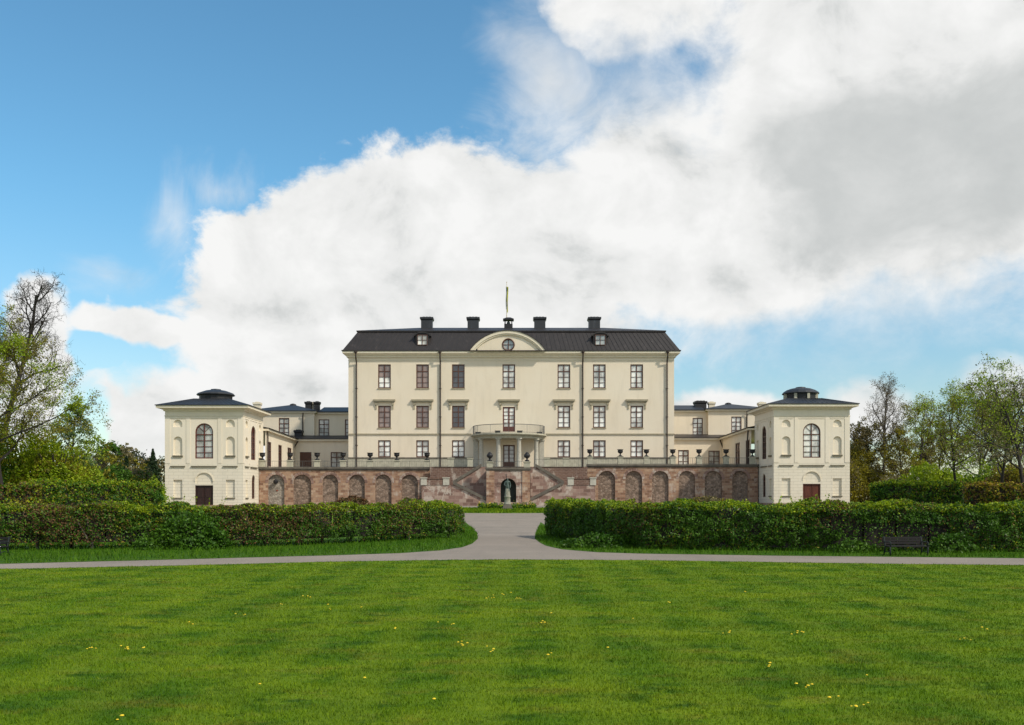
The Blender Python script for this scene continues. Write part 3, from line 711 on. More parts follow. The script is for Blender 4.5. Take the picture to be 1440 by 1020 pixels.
# ================================================================== PAVILIONS
def pavilion(px0, px1, d, gbase, side, lab, dome_lab, zs):
    x0, x1 = X(px0, d), X(px1, d); W = x1 - x0; y1 = d + W; cxm = (x0 + x1) / 2; cym = d + W / 2
    g = empty('garden_pavilion', (cxm, cym, gbase), lab, 'pavilion', 'pair of square corner pavilions')
    zE = zs['eave']
    mid = 5.62 + zs['o']; o = zs['o']
    w = MB(); lo = MB()
    faces = [(Plane((x0, d, 0), (1, 0, 0), (0, -1, 0)), True), (Plane((x1, d, 0), (0, 1, 0), (1, 0, 0)), side > 0), (Plane((x0, y1, 0), (0, -1, 0), (-1, 0, 0)), side < 0), (Plane((x1, y1, 0), (-1, 0, 0), (0, 1, 0)), False)]
    for i, (Pl, full) in enumerate(faces):
        c = W / 2; hs = 3.08
        if full:
            up = [(c - 1.06, c + 1.06, 6.28 + o, 10.42 + o, True, .3, False)]
            for s_ in (-1, 1):
                up += [(c + s_ * hs - .52, c + s_ * hs + .52, 6.66 + o, 8.86 + o, True, .22, True), (c + s_ * hs - .52, c + s_ * hs + .52, 9.98 + o, 10.84 + o, True, .20, True)]
            lw = []
            for s_ in (-1, 1): lw.append((c + s_ * hs - .52, c + s_ * hs + .52, 1.72 + o, 3.80 + o, False, .20, True))
            if i == 0: lw += [(c - 1.06, c + 1.06, gbase, 3.14 + o, False, .3, False), (c - 1.02, c + 1.02, 3.34 + o, 4.62 + o, True, .10, True)]
            else: lw += [(c - .75, c + .75, 1.55 + o, 4.45 + o, True, .3, False)]
        else: up, lw = [], []
        wall(w, Pl, 0, W, mid, zE - .55, up); wall(lo, Pl, 0, W, gbase - .15, mid, lw)
        if full:
            pn = ('pane_mid' if side > 0 else 'pane_light') if i == 0 else 'pane_dark'
            window(g, Pl, c - 1.06, c + 1.06, 6.28 + o, 10.42 + o, True, pn, 'red_brown' if side > 0 else 'brown', .32, 3, .24, .13)
            if i == 0:
                dm = MB(); ua, ub = c - 1.06, c + 1.06; top = 3.14 + o
                pbox(dm, Pl, ua, ub, top - .14, top, -.24, -.10); pbox(dm, Pl, ua, ua + .12, gbase, top - .14, -.24, -.10); pbox(dm, Pl, ub - .12, ub, gbase, top - .14, -.24, -.10)
                for a, b in ((ua + .12, c - .02), (c + .02, ub - .12)):
                    pbox(dm, Pl, a, b, gbase, top - .14, -.28, -.2)
                    for z0_, z1_ in ((gbase + .2, gbase + .95), (gbase + 1.1, top - .35)): pbox(dm, Pl, a + .12, b - .12, z0_, z1_, -.199, -.165)
                dm.build('door', M['door' if side > 0 else 'door_warm'], g)
            else: window(g, Pl, c - .75, c + .75, 1.55 + o, 4.45 + o, True, 'pane_dark', 'brown', .32, 2, .24, .12)
            sl = MB()
            for s_ in (-1, 1):
                pbox(sl, Pl, c + s_ * hs - .60, c + s_ * hs + .60, 6.46 + o, 6.64 + o, .003, .16)
                pbox(sl, Pl, c + s_ * hs - .86, c + s_ * hs + .86, 5.28 + o, 5.40 + o, .003, .13)
                pbox(sl, Pl, c + s_ * hs - .58, c + s_ * hs + .58, 1.58 + o, 1.70 + o, .003, .12)
            pbox(sl, Pl, c - 1.5, c + 1.5, 5.28 + o, 5.40 + o, .003, .15)
            sl.build('sill', M['sill'], g)
            pl = MB()     # raised panels between the bays, and string band
            for a, b in ((.0, .62), (c - hs + 1.0, c - 1.62), (c + 1.62, c + hs - 1.0), (W - .62, W)): pbox(pl, Pl, a, b, 5.7 + o, 11.18 + o, .003, .045)
            for a, b in ((c - 1.6, c + 1.6), (c - hs - .85, c - hs + .85), (c + hs - .85, c + hs + .85)): pbox(pl, Pl, a, b, 10.98 + o, 11.06 + o, .003, .05)
            pl.build('pilaster_strip', M['pav_plaster'], g)
            if i == 0:
                lr = MB(); ang = np.linspace(0, math.pi, 17); zc_ = 4.62 + o - 1.02
                lr.prism([(Pl.p(c + 1.14 * math.cos(a), 0)[0], zc_ + 1.14 * math.sin(a)) for a in ang] + [(Pl.p(c + 1.02 * math.cos(a), 0)[0], zc_ + 1.02 * math.sin(a)) for a in ang[::-1]], d - .06, d - .003); lr.build('lunette_moulding', M['trim'], g)
    w.build('upper_wall', M['pav_plaster'], g); lo.build('lower_wall', M['ashlar'], g)
    ex = zE
    def ringbox(mb, ov, a, b): mb.box(x0 - ov, x1 + ov, d - ov, y1 + ov, a, b)
    c = MB(); ringbox(c, .05, 11.22 + o, 11.34 + o); ringbox(c, .16, ex - .66, ex - .52)
    c.frustum((x0 - .2, x1 + .2, d - .2, y1 + .2), ex - .52, (x0 - .62, x1 + .62, d - .62, y1 + .62), ex - .34); ringbox(c, .80, ex - .34, ex - .06)
    c.build('cornice', M['trim'], g)
    pt = MB(); ringbox(pt, .09, gbase - .3, gbase + .22); 
    pt.build('footing', M['brick'], g)
    r = MB(); ringbox(r, .90, ex - .056, ex + .03); zl = zs['drum0']; h2 = 2.15
    r.frustum((x0 - .86, x1 + .86, d - .86, y1 + .86), ex + .033, (cxm - h2, cxm + h2, cym - h2, cym + h2), zl)
    for i in range(1, 18):
        u = i / 18; a = x0 - .86 + (W + 1.72) * u; b = cxm - h2 + 2 * h2 * u
        r.tube([(a, d - .86, ex + .04), (b, cym - h2, zl + .01)], .03, 4, False)
        ya = d - .86 + (W + 1.72) * u; yb_ = cym - h2 + 2 * h2 * u
        r.tube([(x1 + .86, ya, ex + .04), (cxm + h2, yb_, zl + .01)], .03, 4, False); r.tube([(x0 - .86, ya, ex + .04), (cxm - h2, yb_, zl + .01)], .03, 4, False)
    rf = r.build('roof', M['roof_blue'], g)
    l = MB(); z1_ = zs['drum1']; z2_ = zs['top']; l.lathe(cxm, cym, [(1.96, zl - .2), (1.96, z1_)], 16)
    ln = l.build('lantern', M['iron'], g, label=dome_lab)
    s_ = MB()
    if side < 0:
        for i in range(16):
            if i % 2 == 0: a = 2 * math.pi * (i + .5) / 16 ; s_.box(cxm + 1.98 * math.cos(a) - .16, cxm + 1.98 * math.cos(a) + .16, cym + 1.98 * math.sin(a) - .16, cym + 1.98 * math.sin(a) + .16, zl - .1, z1_ - .01)
        s_.build('lantern_post', M['grey_stone'], ln)
    l = MB(); l.lathe(cxm, cym, [(2.25, z1_ + .003), (2.28, z1_ + .08), (2.12, z1_ + .26), (1.75, z2_ - .30), (1.25, z2_ - .12), (.62, z2_ - .01), (.60, z2_ + .07), (.3, z2_ + .12)], 16)
    l.build('lantern_cap', M['roof_blue'], ln)
    return g
pavilion(232, 342, 115.0, .62, 1, 'left cream pavilion with closed dark lantern, deep black doorway and pale sunlit side', 'closed black lantern', dict(o=0, eave=12.5, drum0=13.55, drum1=14.12, top=14.82))
pavilion(1088, 1195, 118.0, .80, -1, 'right cream pavilion with posts round its lantern and a red-brown wooden door', 'lantern with pale posts', dict(o=.22, eave=12.95, drum0=13.9, drum1=14.6, top=15.4))

# ================================================================== WINGS
def wing(s, data, lab):
    """s = -1 left, +1 right; low L-shaped range against the terrace and an upper storey behind"""
    (xa, ya), (xb, ybk) = data['side']; yf = data['yf']; zl = data['zl']; xin = data['xin']; xo = data['xo']
    g = empty('palace_wing', ((xb + xin) / 2, yf, zf), lab, 'wing', 'lower side wings of the palace')
    w = MB(); Pf = Plane((0, yf, 0), (1, 0, 0), (0, -1, 0))
    ops = [(a, b, zz0, zz1, False, .22, False) for a, b, zz0, zz1, *_ in data['lowwin']]
    u0, u1 = sorted((xb, xin)); wall(w, Pf, u0, u1, zf, zl, ops)
    L_ = math.hypot(xb - xa, ybk - ya); U = Vector((xb - xa, ybk - ya, 0)); N = Vector((-s, 0, 0)); N = (N - U.normalized() * N.dot(U.normalized())).normalized()
    Ps = Plane((xa, ya, 0), U, N); ops2 = [(a, b, zz0, zz1, False, .2, False) for a, b, zz0, zz1, *_ in data['sidewin']]
    wall(w, Ps, 0, L_, zf, zl, ops2)
    w.build('lower_wall', M['plaster'], g)
    for a, b, zz0, zz1, pn, nm in data['lowwin']:
        if nm == 'shutter':
            q = MB(); pbox(q, Pf, a, b, zz0, zz1, -.18, -.1); 
            for k in range(3): pbox(q, Pf, a + .1 + k * (b - a - .1) / 3, a + (k + 1) * (b - a - .1) / 3, zz0 + .1, zz1 - .1, -.099, -.07)
            q.build('shutter', M['brown'], g)
        else: window(g, Pf, a, b, zz0, zz1, False, pn, 'brown', .33, 1, .2, .13)
    for a, b, zz0, zz1, pn, nm in data['sidewin']: window(g, Ps, a, b, zz0, zz1, False, pn, 'brown', .33, 1, .18, .13)
    c = MB(); ov = .45
    xe = xb - s * ov; xae = xa - s * ov
    c.prism([(xae, ya), (xe, yf - ov), (xin, yf - ov), (xin, yf + 5), (xo, yf + 5), (xo, ya)] if s < 0 else [(xae, ya), (xo, ya), (xo, yf + 5), (xin, yf + 5), (xin, yf - ov), (xe, yf - ov)], zl, zl + .25, 'z')
    c.build('cornice', M['trim'], g)
    r = MB(); ov = .6; xe = xb - s * ov; xae = xa - s * ov; zr = zl + .253
    xr = xae + s * 3.8; xrb = xe + s * 3.8; zt_ = zr + .8
    r.q((xae, ya, zr + .1), (xe, yf - ov, zr + .1), (xrb, yf + 3.2, zt_), (xr, ya, zt_)); r.q((xe, yf - ov, zr + .1), (xin, yf - ov, zr + .1), (xin, yf + 3.2, zt_), (xrb, yf + 3.2, zt_))
    r.q((xae, ya, zr), (xe, yf - ov, zr), (xe, yf - ov, zr + .1), (xae, ya, zr + .1)); r.q((xe, yf - ov, zr), (xin, yf - ov, zr), (xin, yf - ov, zr + .1), (xe, yf - ov, zr + .1))
    r.q((xr, ya, zt_), (xrb, yf + 3.2, zt_), (xo, yf + 3.2, zt_), (xo, ya, zt_))
    lr = r.build('lower_roof', M['roof'], g)
    # upper storey: nearer outer part and recessed inner part
    xs_ = data['step']; yu = data['yu']; zu = data['zu']; u = MB()
    P1 = Plane((0, yu, 0), (1, 0, 0), (0, -1, 0)); P2 = Plane((0, yu + .9, 0), (1, 0, 0), (0, -1, 0))
    o1 = [q for q in data['upwin'] if (q[0] - xs_) * s > 0]; o2 = [q for q in data['upwin'] if (q[0] - xs_) * s <= 0]
    a, b = sorted((xo, xs_)); wall(u, P1, a, b, zl, zu, [(q[0], q[1], q[2], q[3], False, .2, False) for q in o1])
    a, b = sorted((xs_, xin)); wall(u, P2, a, b, zl, zu - .1, [(q[0], q[1], q[2], q[3], False, .2, False) for q in o2])
    u.q((xs_, yu, zl), (xs_, yu + .9, zl), (xs_, yu + .9, zu), (xs_, yu, zu)); u.q((xo, yu, zl), (xo, yu + 9, zl), (xo, yu + 9, zu), (xo, yu, zu))
    u.q((xo, yu + 9, zl), (xin, yu + 9, zl), (xin, yu + 9, zu), (xo, yu + 9, zu))
    u.build('upper_wall', M['plaster'], g)
    for q in o1: window(g, P1, *q[:4], False, q[4], 'brown', .3, 2, .18, .13)
    for q in o2: window(g, P2, *q[:4], False, q[4], 'brown', .3, 2, .18, .13)
    c = MB(); a, b = sorted((xo, xs_ - s * .35)); c.box(a, b, yu - .4, yu + 9.3, zu, zu + .2); a, b = sorted((xs_ - s * .353, xin)); c.box(a, b, yu + .5, yu + 9.3, zu - .1, zu + .1); c.build('upper_cornice', M['trim'], g)
    r = MB(); a, b = sorted((xo, xs_ - s * .5)); cxm = (a + b) / 2
    r.box(a, b, yu - .55, yu + 9.4, zu + .203, zu + .33); r.frustum((a, b, yu - .5, yu + 9.4), zu + .333, (data['peak'] - .3, data['peak'] + .3, yu + 4.2, yu + 4.8), data['zpk'])
    a, b = sorted((xs_ - s * .503, xin)); r.box(a, b, yu + .35, yu + 9.4, zu + .103, zu + .26); r.frustum((a, b, yu + .4, yu + 9.4), zu + .263, (a + .1, b - .1, yu + 4.8, yu + 5.2), zu + 1.3)
    ur = r.build('upper_roof', M['roof_blue'], g)
    q = MB(); q.lathe(data['peak'], yu + 4.5, [(.55, data['zpk'] - .1), (.5, data['zpk'] + .12), (.15, data['zpk'] + .25)], 10); q.build('vent_cap', M['iron'], ur)
    for px, w_, py, dd, mt, pr in data['chim']: chimney(ur, X(px, dd), dd, Z(py, dd) - 2.6, Z(py, dd), w_, M[mt], .12)
    for pts in data['pipes']:
        q = MB(); q.tube(pts, .10, 6); q.build('downpipe', M['pipe'], g)
    return g
def WX(px, d): return X(px, d)
dl, dr, du = 146.7, 148.5, 151.0
def W4(a, b, t, bt, d, pn='pane_mid', nm='w'): return (X(a, d), X(b, d), Z(bt, d), Z(t, d), pn, nm)
def sidew(Pa, Pb, pxs, zz0, zz1, pn):
    """window on the receding wall given by its pixel span: solve for the distance along it"""
    out = []
    (xa, ya), (xb, yb_) = Pa, Pb; L_ = math.hypot(xb - xa, yb_ - ya)
    for p0, p1 in pxs:
        ts = []
        for p in (p0, p1):
            k = (p - CX) / F; t = (k * ya - xa) / ((xb - xa) - k * (yb_ - ya)); ts.append(t * L_)
        a, b = sorted(ts); out.append((a, b, zz0, zz1, pn, 'w'))
    return out
SL = ((-31.2, 124.0), (-32.4, dl)); SR = ((30.95, 127.0), (31.75, dr))
wing(-1, dict(side=SL, yf=dl, zl=10.15, xin=X(493, dl), xo=-41, lowwin=[W4(421.6, 438, 636, 657.5, dl, 'pane_dark', 'shutter'), W4(465, 481.5, 636, 658, dl)],
    sidewin=sidew(*SL, [(376.2, 381.6), (391.5, 396.5), (404.5, 410)], 5.7, 8.9, 'pane_dark'), step=X(442, du), yu=du, zu=14.75, peak=X(411, du + 4), zpk=16.35,
    upwin=[W4(392, 406.8, 588, 614, du), W4(448, 463, 590, 614, du + .9), W4(485, 499, 590, 614, du + .9)],
    chim=[(362, .9, 566.5, 142, 'trim', 0), (434, .9, 565.5, 154.5, 'iron', 0), (440, 1.0, 566.5, 155.4, 'trim', 0), (446, .8, 565.5, 154.5, 'iron', 0), (420, 1.05, 605.5, 149.2, 'iron', 0)],
    pipes=[[(X(426, du - .6), du - .5, 14.7), (X(426, du), du - .15, 14.0), (X(426, du), du - .15, 10.6)], [(-31.85, 146.0, 10.1), (X(414, 146.2), 146.2, 9.2), (X(412.5, 146.4), 146.4, 8.2), (X(412.5, 146.4), 146.4, zf)], [(-31.0, 124.5, 10.1), (-31.05, 124.8, 9.2), (-31.05, 124.8, zf)]]),
    'left cream wing with shuttered brown opening between the left pavilion and the main block')
wing(1, dict(side=SR, yf=dr, zl=10.45, xin=X(944, dr), xo=40, lowwin=[W4(953.6, 968.6, 633, 657, dr, 'pane_light'), W4(996.3, 1012.2, 634, 657, dr), W4(1018.5, 1024.5, 632, 657, dr)],
    sidewin=sidew(*SR, [(1034, 1040.5), (1048.5, 1054)], 5.9, 9.3, 'pane_rose'), step=X(996, du), yu=du, zu=15.05, peak=X(1025, du + 4), zpk=16.5,
    upwin=[W4(974, 988.3, 588, 613, du + .9, 'pane_light'), W4(1028.3, 1042.8, 586, 611, du, 'pane_light')],
    chim=[(984.5, 1.7, 565, 155, 'iron', 0), (1000.5, .9, 566, 155, 'trim', 0), (1071, .9, 566.5, 146, 'trim', 0)],
    pipes=[[(X(1050, du), du - .5, 15.0), (X(1050, du), du - .15, 14.2), (X(1050, du), du - .15, 10.9)], [(31.3, 147.6, 10.4), (X(1016, 147.9), 147.9, 9.4), (X(1019.5, 148), 148, 8.4), (X(1019.5, 148), 148, zf)], [(30.7, 127.6, 10.4), (30.7, 127.9, 9.4), (30.8, 128.2, zf)]]),
    'right cream wing with open white-curtained windows between the main block and the right pavilion')

# ================================================================== TERRACE
dL, dR = 122.0, 125.0
m = MB(); m.q((-31.6, 122.3, zf), (-9.6, 122.3, zf), (-9.6, 120.9, zf), (8.9, 120.9, zf), (8.9, 125.3, zf), (31.2, 125.3, zf), (33, 152, zf), (-33, 152, zf))
tag(m.build('terrace_floor', M['gravel']), kind='structure')
def terrace(d, pxa, pxb, ztop, arches, py_top, label, pale=None):
    g = empty('terrace_wall', ((X(pxa, d) + X(pxb, d)) / 2, d, .7), label, 'terrace wall', 'arched terrace walls')
    P = FRONT(d); xa, xb = X(pxa, d), X(pxb, d); w = MB(); zt_ = Z(py_top, d)
    ops = [(X(a, d), X(b, d), .75, zt_, True, .30, False) for a, b in arches]
    wall(w, P, xa, xb, .4, ztop - .22, ops)
    w.q((xa, d, .4), (xa, d + 5, .4), (xa, d + 5, ztop - .22), (xa, d, ztop - .22)); w.q((xb, d, .4), (xb, d + 5, .4), (xb, d + 5, ztop - .22), (xb, d, ztop - .22))
    w.build('wall', M['brick'], g)
    for i, (a, b) in enumerate(arches):
        q = MB(); ol = outline(X(a, d), X(b, d), .75, zt_, True); q.q(*[P.p(u, v, -.298) for u, v in ol])
        q.build('arch_infill', M['rubble_pale' if pale == i else 'rubble'], g, label='pale grey rubble infill' if pale == i else None)
        vs = MB(); cu = (X(a, d) + X(b, d)) / 2; r = (X(b, d) - X(a, d)) / 2; zs = zt_ - r; n_ = 11
        for k in range(n_):
            t0, t1 = math.pi * (k + .04) / n_, math.pi * (k + .96) / n_
            vs.prism([(cu + r_ * math.cos(t), zs + r_ * math.sin(t)) for r_, t in ((r, t0), (r + .34, t0), (r + .34, t1), (r, t1))], d - .035, d - .003)
        vs.build('voussoirs', M['stair_stone'], g)
    c = MB(); c.box(xa - .1, xb + .1, d - .22, d + .5, ztop - .22, ztop); c.box(xa, xb, d - .10, d - .001, ztop - .40, ztop - .222); c.build('coping', M['concrete'], g)
    return g
tl = terrace(dL, 364.5, 604, Z(657, dL), [(376.5, 400), (412, 437.7), (453, 475.5), (490.3, 513), (527.3, 550.6), (564.4, 587.8)], 667.6, 'left red sandstone terrace wall of blind arches, its end arch filled with pale rubble', 0)
tr = terrace(dR, 826, 1066, Z(653, dR), [(841, 865), (879.5, 903), (916.7, 940.2), (954.4, 977.5), (991, 1015.5), (1029.8, 1052)], 662.3, 'right red sandstone terrace wall of six grey blind arches')
q = MB(); q.lathe(X(387.6, dL), dL + .02, [(.02, Z(681, dL)), (.25, Z(680, dL)), (.34, Z(677, dL)), (.2, Z(675.5, dL)), (.05, Z(674, dL))], 8); q.build('iron_ornament', M['iron'], tl)
q = MB(); q.lathe(X(388.8, dL), dL + .36, [(.02, Z(691.5, dL)), (.14, Z(690.8, dL)), (.14, Z(689.5, dL)), (.02, Z(689, dL))], 8); q.build('rust_boss', M['rust'], tl)

# urns -------------------------------------------------------------------
def make_urn(cup=True):
    e = empty('stone_urn', (0, 0, 0), 'x', 'urn', 'dark urns along the terrace')
    b = MB()
    if cup:
        b.lathe(0, 0, [(.26, 0), (.26, .07), (.12, .12), (.09, .26), (.13, .34), (.28, .40), (.37, .52), (.38, .66), (.34, .74), (.44, .82), (.46, .87), (.38, .86), (.33, .78)], 16)
    else:
        b.lathe(0, 0, [(.26, 0), (.26, .07), (.13, .12), (.09, .24), (.14, .30), (.30, .42), (.38, .58), (.37, .72), (.28, .84), (.20, .88), (.24, .92), (.16, 1.0), (.05, 1.06)], 16)
    b.build('bowl', M['iron'], e, True); f = MB(); f.box(-.30, .30, -.30, .30, -.08, -.002); f.build('foot', M['iron'], e); return e
def pedestal(par, x, y, z0, z1, w=.34):
    b = MB(); b.box(x - w, x + w, y - w, y + w, z0, z1 - .12); b.box(x - w - .08, x + w + .08, y - w - .08, y + w + .08, z1 - .118, z1)
    b.build('pedestal', M['grey_stone'], par)
ua = make_urn(True); ub = make_urn(False); used = {}
urns = [(369, 'L', 'next to the left pavilion wall'), (408, 'L', 'before the inner corner of the left wing'), (446, 'L', 'between the shuttered and glazed openings of the left wing'), (482.6, 'L', 'just left of the main block corner'),
        (520.5, 'L', 'left of the first ground-floor window of the main block'), (558, 'L', 'between the first and second ground-floor windows from the left'), (600.5, 'L', 'above the left end pier beside the stair landing'),
        (829.5, 'R', 'above the right end pier beside the stair landing'), (872.3, 'R', 'between the last two ground-floor windows on the right'), (909, 'R', 'right of the last ground-floor window of the main block'), (946, 'R', 'at the right corner of the main block'),
        (983, 'R', 'between the first two windows of the right wing'), (1021, 'R', 'before the inner corner of the right wing'), (1058, 'R', 'next to the right pavilion wall')]
for i, (px, s_, tx) in enumerate(urns):
    d = (dL if s_ == 'L' else dR) + .25; x = X(px, d); zt_ = Z(657 if s_ == 'L' else 653, d); par = tl if s_ == 'L' else tr
    zp_ = Z(647.5 if s_ == 'L' else 642.5, d); pedestal(par, x, d, zt_ + .003, zp_, .33)
    o = ua if i == 0 else copy_tree(ua)
    o.location = (x, d, zp_ + .082); o.scale = (.9, .9, .98); o.rotation_euler = (0, 0, i * .7); o['label'] = 'black goblet urn ' + tx
def iron_fence(name, pts, z0, z1, label, step=.22, posts=()):
    g = empty(name, (*pts[0], z0), label, 'railing'); b = MB(); pts = [Vector((*p, 0)) for p in pts]
    b.tube([(p.x, p.y, z1) for p in pts], .028, 4); b.tube([(p.x, p.y, z0 + .1) for p in pts], .02, 4)
    for a, c in zip(pts, pts[1:]):
        n_ = max(1, int((c - a).length / step))
        for i in range(n_ + 1):
            q = a.lerp(c, i / n_); b.tube([(q.x, q.y, z0), (q.x, q.y, z1)], .028 if i % 12 == 0 else .011, 4, False)
    b.build('rails', M['thin_iron'], g); return g
iron_fence('terrace_railing', [(X(365, dL), dL + .25), (X(603, dL), dL + .25)], Z(657, dL), Z(648.5, dL), 'thin iron railing between the urns on the left terrace wall')
iron_fence('terrace_railing', [(X(827, dR), dR + .25), (X(1065, dR), dR + .25)], Z(653, dR), Z(644, dR), 'thin iron railing between the urns on the right terrace wall')

# ================================================================== DOUBLE STAIRCASE
st = empty('garden_staircase', (X(715, 117), 119, .7), 'symmetrical double stone staircase with sloping parapets round a central niche', 'staircase')
dS = 117.6; dU = 119.4; dB = 121.0; dC = 117.2
def sx(px, d, side): return X(px, d) if side < 0 else X(2 * 715 - px, d)
zTop = zf - .01
# back retaining wall of the bay
b = MB(); b.box(X(604.5, dB), X(826, dB), dB, dB + .5, .4, zTop); b.build('back_wall', M['brick_dark'], st)
# centre block with niche
b = MB(); Pc = FRONT(dC); cz0, cz1 = .5, Z(660.5, dC); xa, xb = X(684, dC), X(745.5, dC); na, nb_ = X(704, dC), X(726, dC); zn = Z(673, dC)
wall(b, Pc, xa, xb, cz0, cz1, [(na, nb_, .72, zn, True, 1.3, False)])
b.q((xa, dC, cz0), (xa, dB, cz0), (xa, dB, cz1), (xa, dC, cz1)).q((xb, dC, cz0), (xb, dB, cz0), (xb, dB, cz1), (xb, dC, cz1)).q((xa, dC, cz1), (xb, dC, cz1), (xb, dB, cz1), (xa, dB, cz1))
b.build('centre_block', M['stair_stone'], st)
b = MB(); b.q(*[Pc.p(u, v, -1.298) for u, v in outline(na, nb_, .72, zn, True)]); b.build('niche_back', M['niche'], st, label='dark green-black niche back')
b = MB(); cu = (na + nb_) / 2; r = (nb_ - na) / 2; zs = zn - r
for k in range(9):
    t0, t1 = math.pi * (k + .04) / 9, math.pi * (k + .96) / 9; b.prism([(cu + r_ * math.cos(t), zs + r_ * math.sin(t)) for r_, t in ((r, t0), (r + .42, t0), (r + .42, t1), (r, t1))], dC - .06, dC - .003)
b.box(cu - .2, cu + .2, dC - .14, dC - .064, zn + .0, zn + .62); b.build('niche_arch', M['stair_stone'], st)
b = MB(); b.box(xa - .15, xb + .15, dC - .18, dC + .5, cz1 + .003, Z(657.6, dC)); b.box(xa - .05, xb + .05, dC - .1, dC - .004, cz1 - .14, cz1); b.build('coping', M['concrete'], st)
for a, c_ in ((xa, xa + .95), (xb - .95, xb)): b = MB(); pbox(b, Pc, a, c_, .72, cz1 - .16, .003, .09); b.build('corner_pier', M['brick'], st)
b = MB(); b.box(X(690, dC), X(742, dC), dC - .5, dC - .003, .66, Z(706.5, dC)); b.box(xa - .4, xb + .4, dC - .9, dC - .503, .66, .82); b.build('base_step', M['stair_stone'], st)
for side in (-1, 1):
    def sxx(px, d): return sx(px, d, side)
    # landing block
    a, c_ = sorted((sxx(593, dS), sxx(637, dS))); zl = Z(682.5, dS)
    b = MB(); b.box(a, c_, dS, dB - .003, .4, zl); b.build('landing', M['stair_stone'], st)
    # string of landing
    b = MB(); a1, c1 = sorted((sxx(599.6, dS), sxx(623, dS))); b.box(a1, c1, dS - .05, dS + .3, zl + .003, zl + .75); b.box(a1, c1, dS - .12, dS + .37, zl + .753, zl + .9); b.build('landing_parapet', M['brick_dark'], st)
    for px in (596, 627.3):
        x = sxx(px, dS); b = MB(); b.box(x - .36, x + .36, dS - .1, dS + .55, zl + .003, Z(673, dS)); b.box(x - .43, x + .43, dS - .17, dS + .62, Z(673, dS) + .003, Z(671.6, dS)); b.build('stone_post', M['pale_stone'], st)
    # lower flight: rises outward from the centre base to the landing
    xt, xl = sxx(637, dS), sxx(692, dS); zlo = .72; n_ = 17
    b = MB(); b.prism([(xl, .4), (xl, zlo + .25), (xt, zl + .12), (xt, .4)], dS, dS + .35); b.build('lower_wall', M['stair_stone'], st)
    b = MB(); b.prism([(xl, zlo + .253), (xl, zlo + .62), (xt, zl + .50), (xt, zl + .123)], dS - .16, dS + .45); b.build('lower_coping', M['concrete'], st)
    b = MB()
    for i in range(n_): t0, t1 = i / n_, (i + 1) / n_; a, c_ = sorted((xl + (xt - xl) * t0, xl + (xt - xl) * t1)); b.box(a, c_, dS + .353, dU - .003, .4, zlo + (zl - zlo) * t1)
    b.build('lower_steps', M['pale_stone'], st)
    # upper flight: rises inward from the landing to the terrace
    xt, xu = sxx(637, dU), sxx(677, dU); zu = zTop - .3
    b = MB(); b.prism([(xt, .4), (xt, zl + .15), (xu, zu + .25), (sxx(684, dU), zu + .25), (sxx(684, dU), .4)], dU, dU + .35); b.build('upper_wall', M['stair_stone'], st)
    b = MB(); b.prism([(xt, zl + .153), (xt, zl + .54), (xu, zu + .64), (xu, zu + .253)], dU - .16, dU + .45); b.build('upper_coping', M['concrete'], st)
    b = MB()
    for i in range(n_): t0, t1 = i / n_, (i + 1) / n_; a, c_ = sorted((xt + (xu - xt) * t0, xt + (xu - xt) * t1)); b.box(a, c_, dU + .353, dB - .003, .4, zl + (zTop - zl) * t1)
    b.build('upper_steps', M['pale_stone'], st)
    # posts on the terrace edge
    for px in (634, 661):
        x = sxx(px, dB); b = MB(); b.box(x - .33, x + .33, dB - .1, dB + .55, zTop + .02, zTop + 1.0); b.box(x - .4, x + .4, dB - .17, dB + .62, zTop + 1.003, zTop + 1.12); b.build('stone_post', M['grey_stone'], st)
    x = sxx(688.8, dC); pedestal(st, x, dC + .2, Z(657.6, dC) + .003, Z(649.2, dC), .36)
    o = ub if side < 0 else copy_tree(ub)
    o.location = (x, dC + .2, Z(649.2, dC) + .082); o['label'] = 'lidded round urn on the stair head ' + ('left' if side < 0 else 'right') + ' of the hall door'; o['group'] = 'lidded urns at the stair head'
iron_fence('terrace_railing', [(X(604, dB), dB + .2), (X(677, dB), dB + .2)], zTop, zTop + .95, 'thin iron railing on the terrace edge above the left stair flight')
iron_fence('terrace_railing', [(X(752, dB), dB + .2), (X(826, dB), dB + .2)], zTop, zTop + .95, 'thin iron railing on the terrace edge above the right stair flight')
iron_fence('terrace_railing', [(X(693, dC), dC + .2), (X(736, dC), dC + .2)], Z(657.6, dC), Z(657.6, dC) + .75, 'short iron railing over the niche between the two lidded urns')

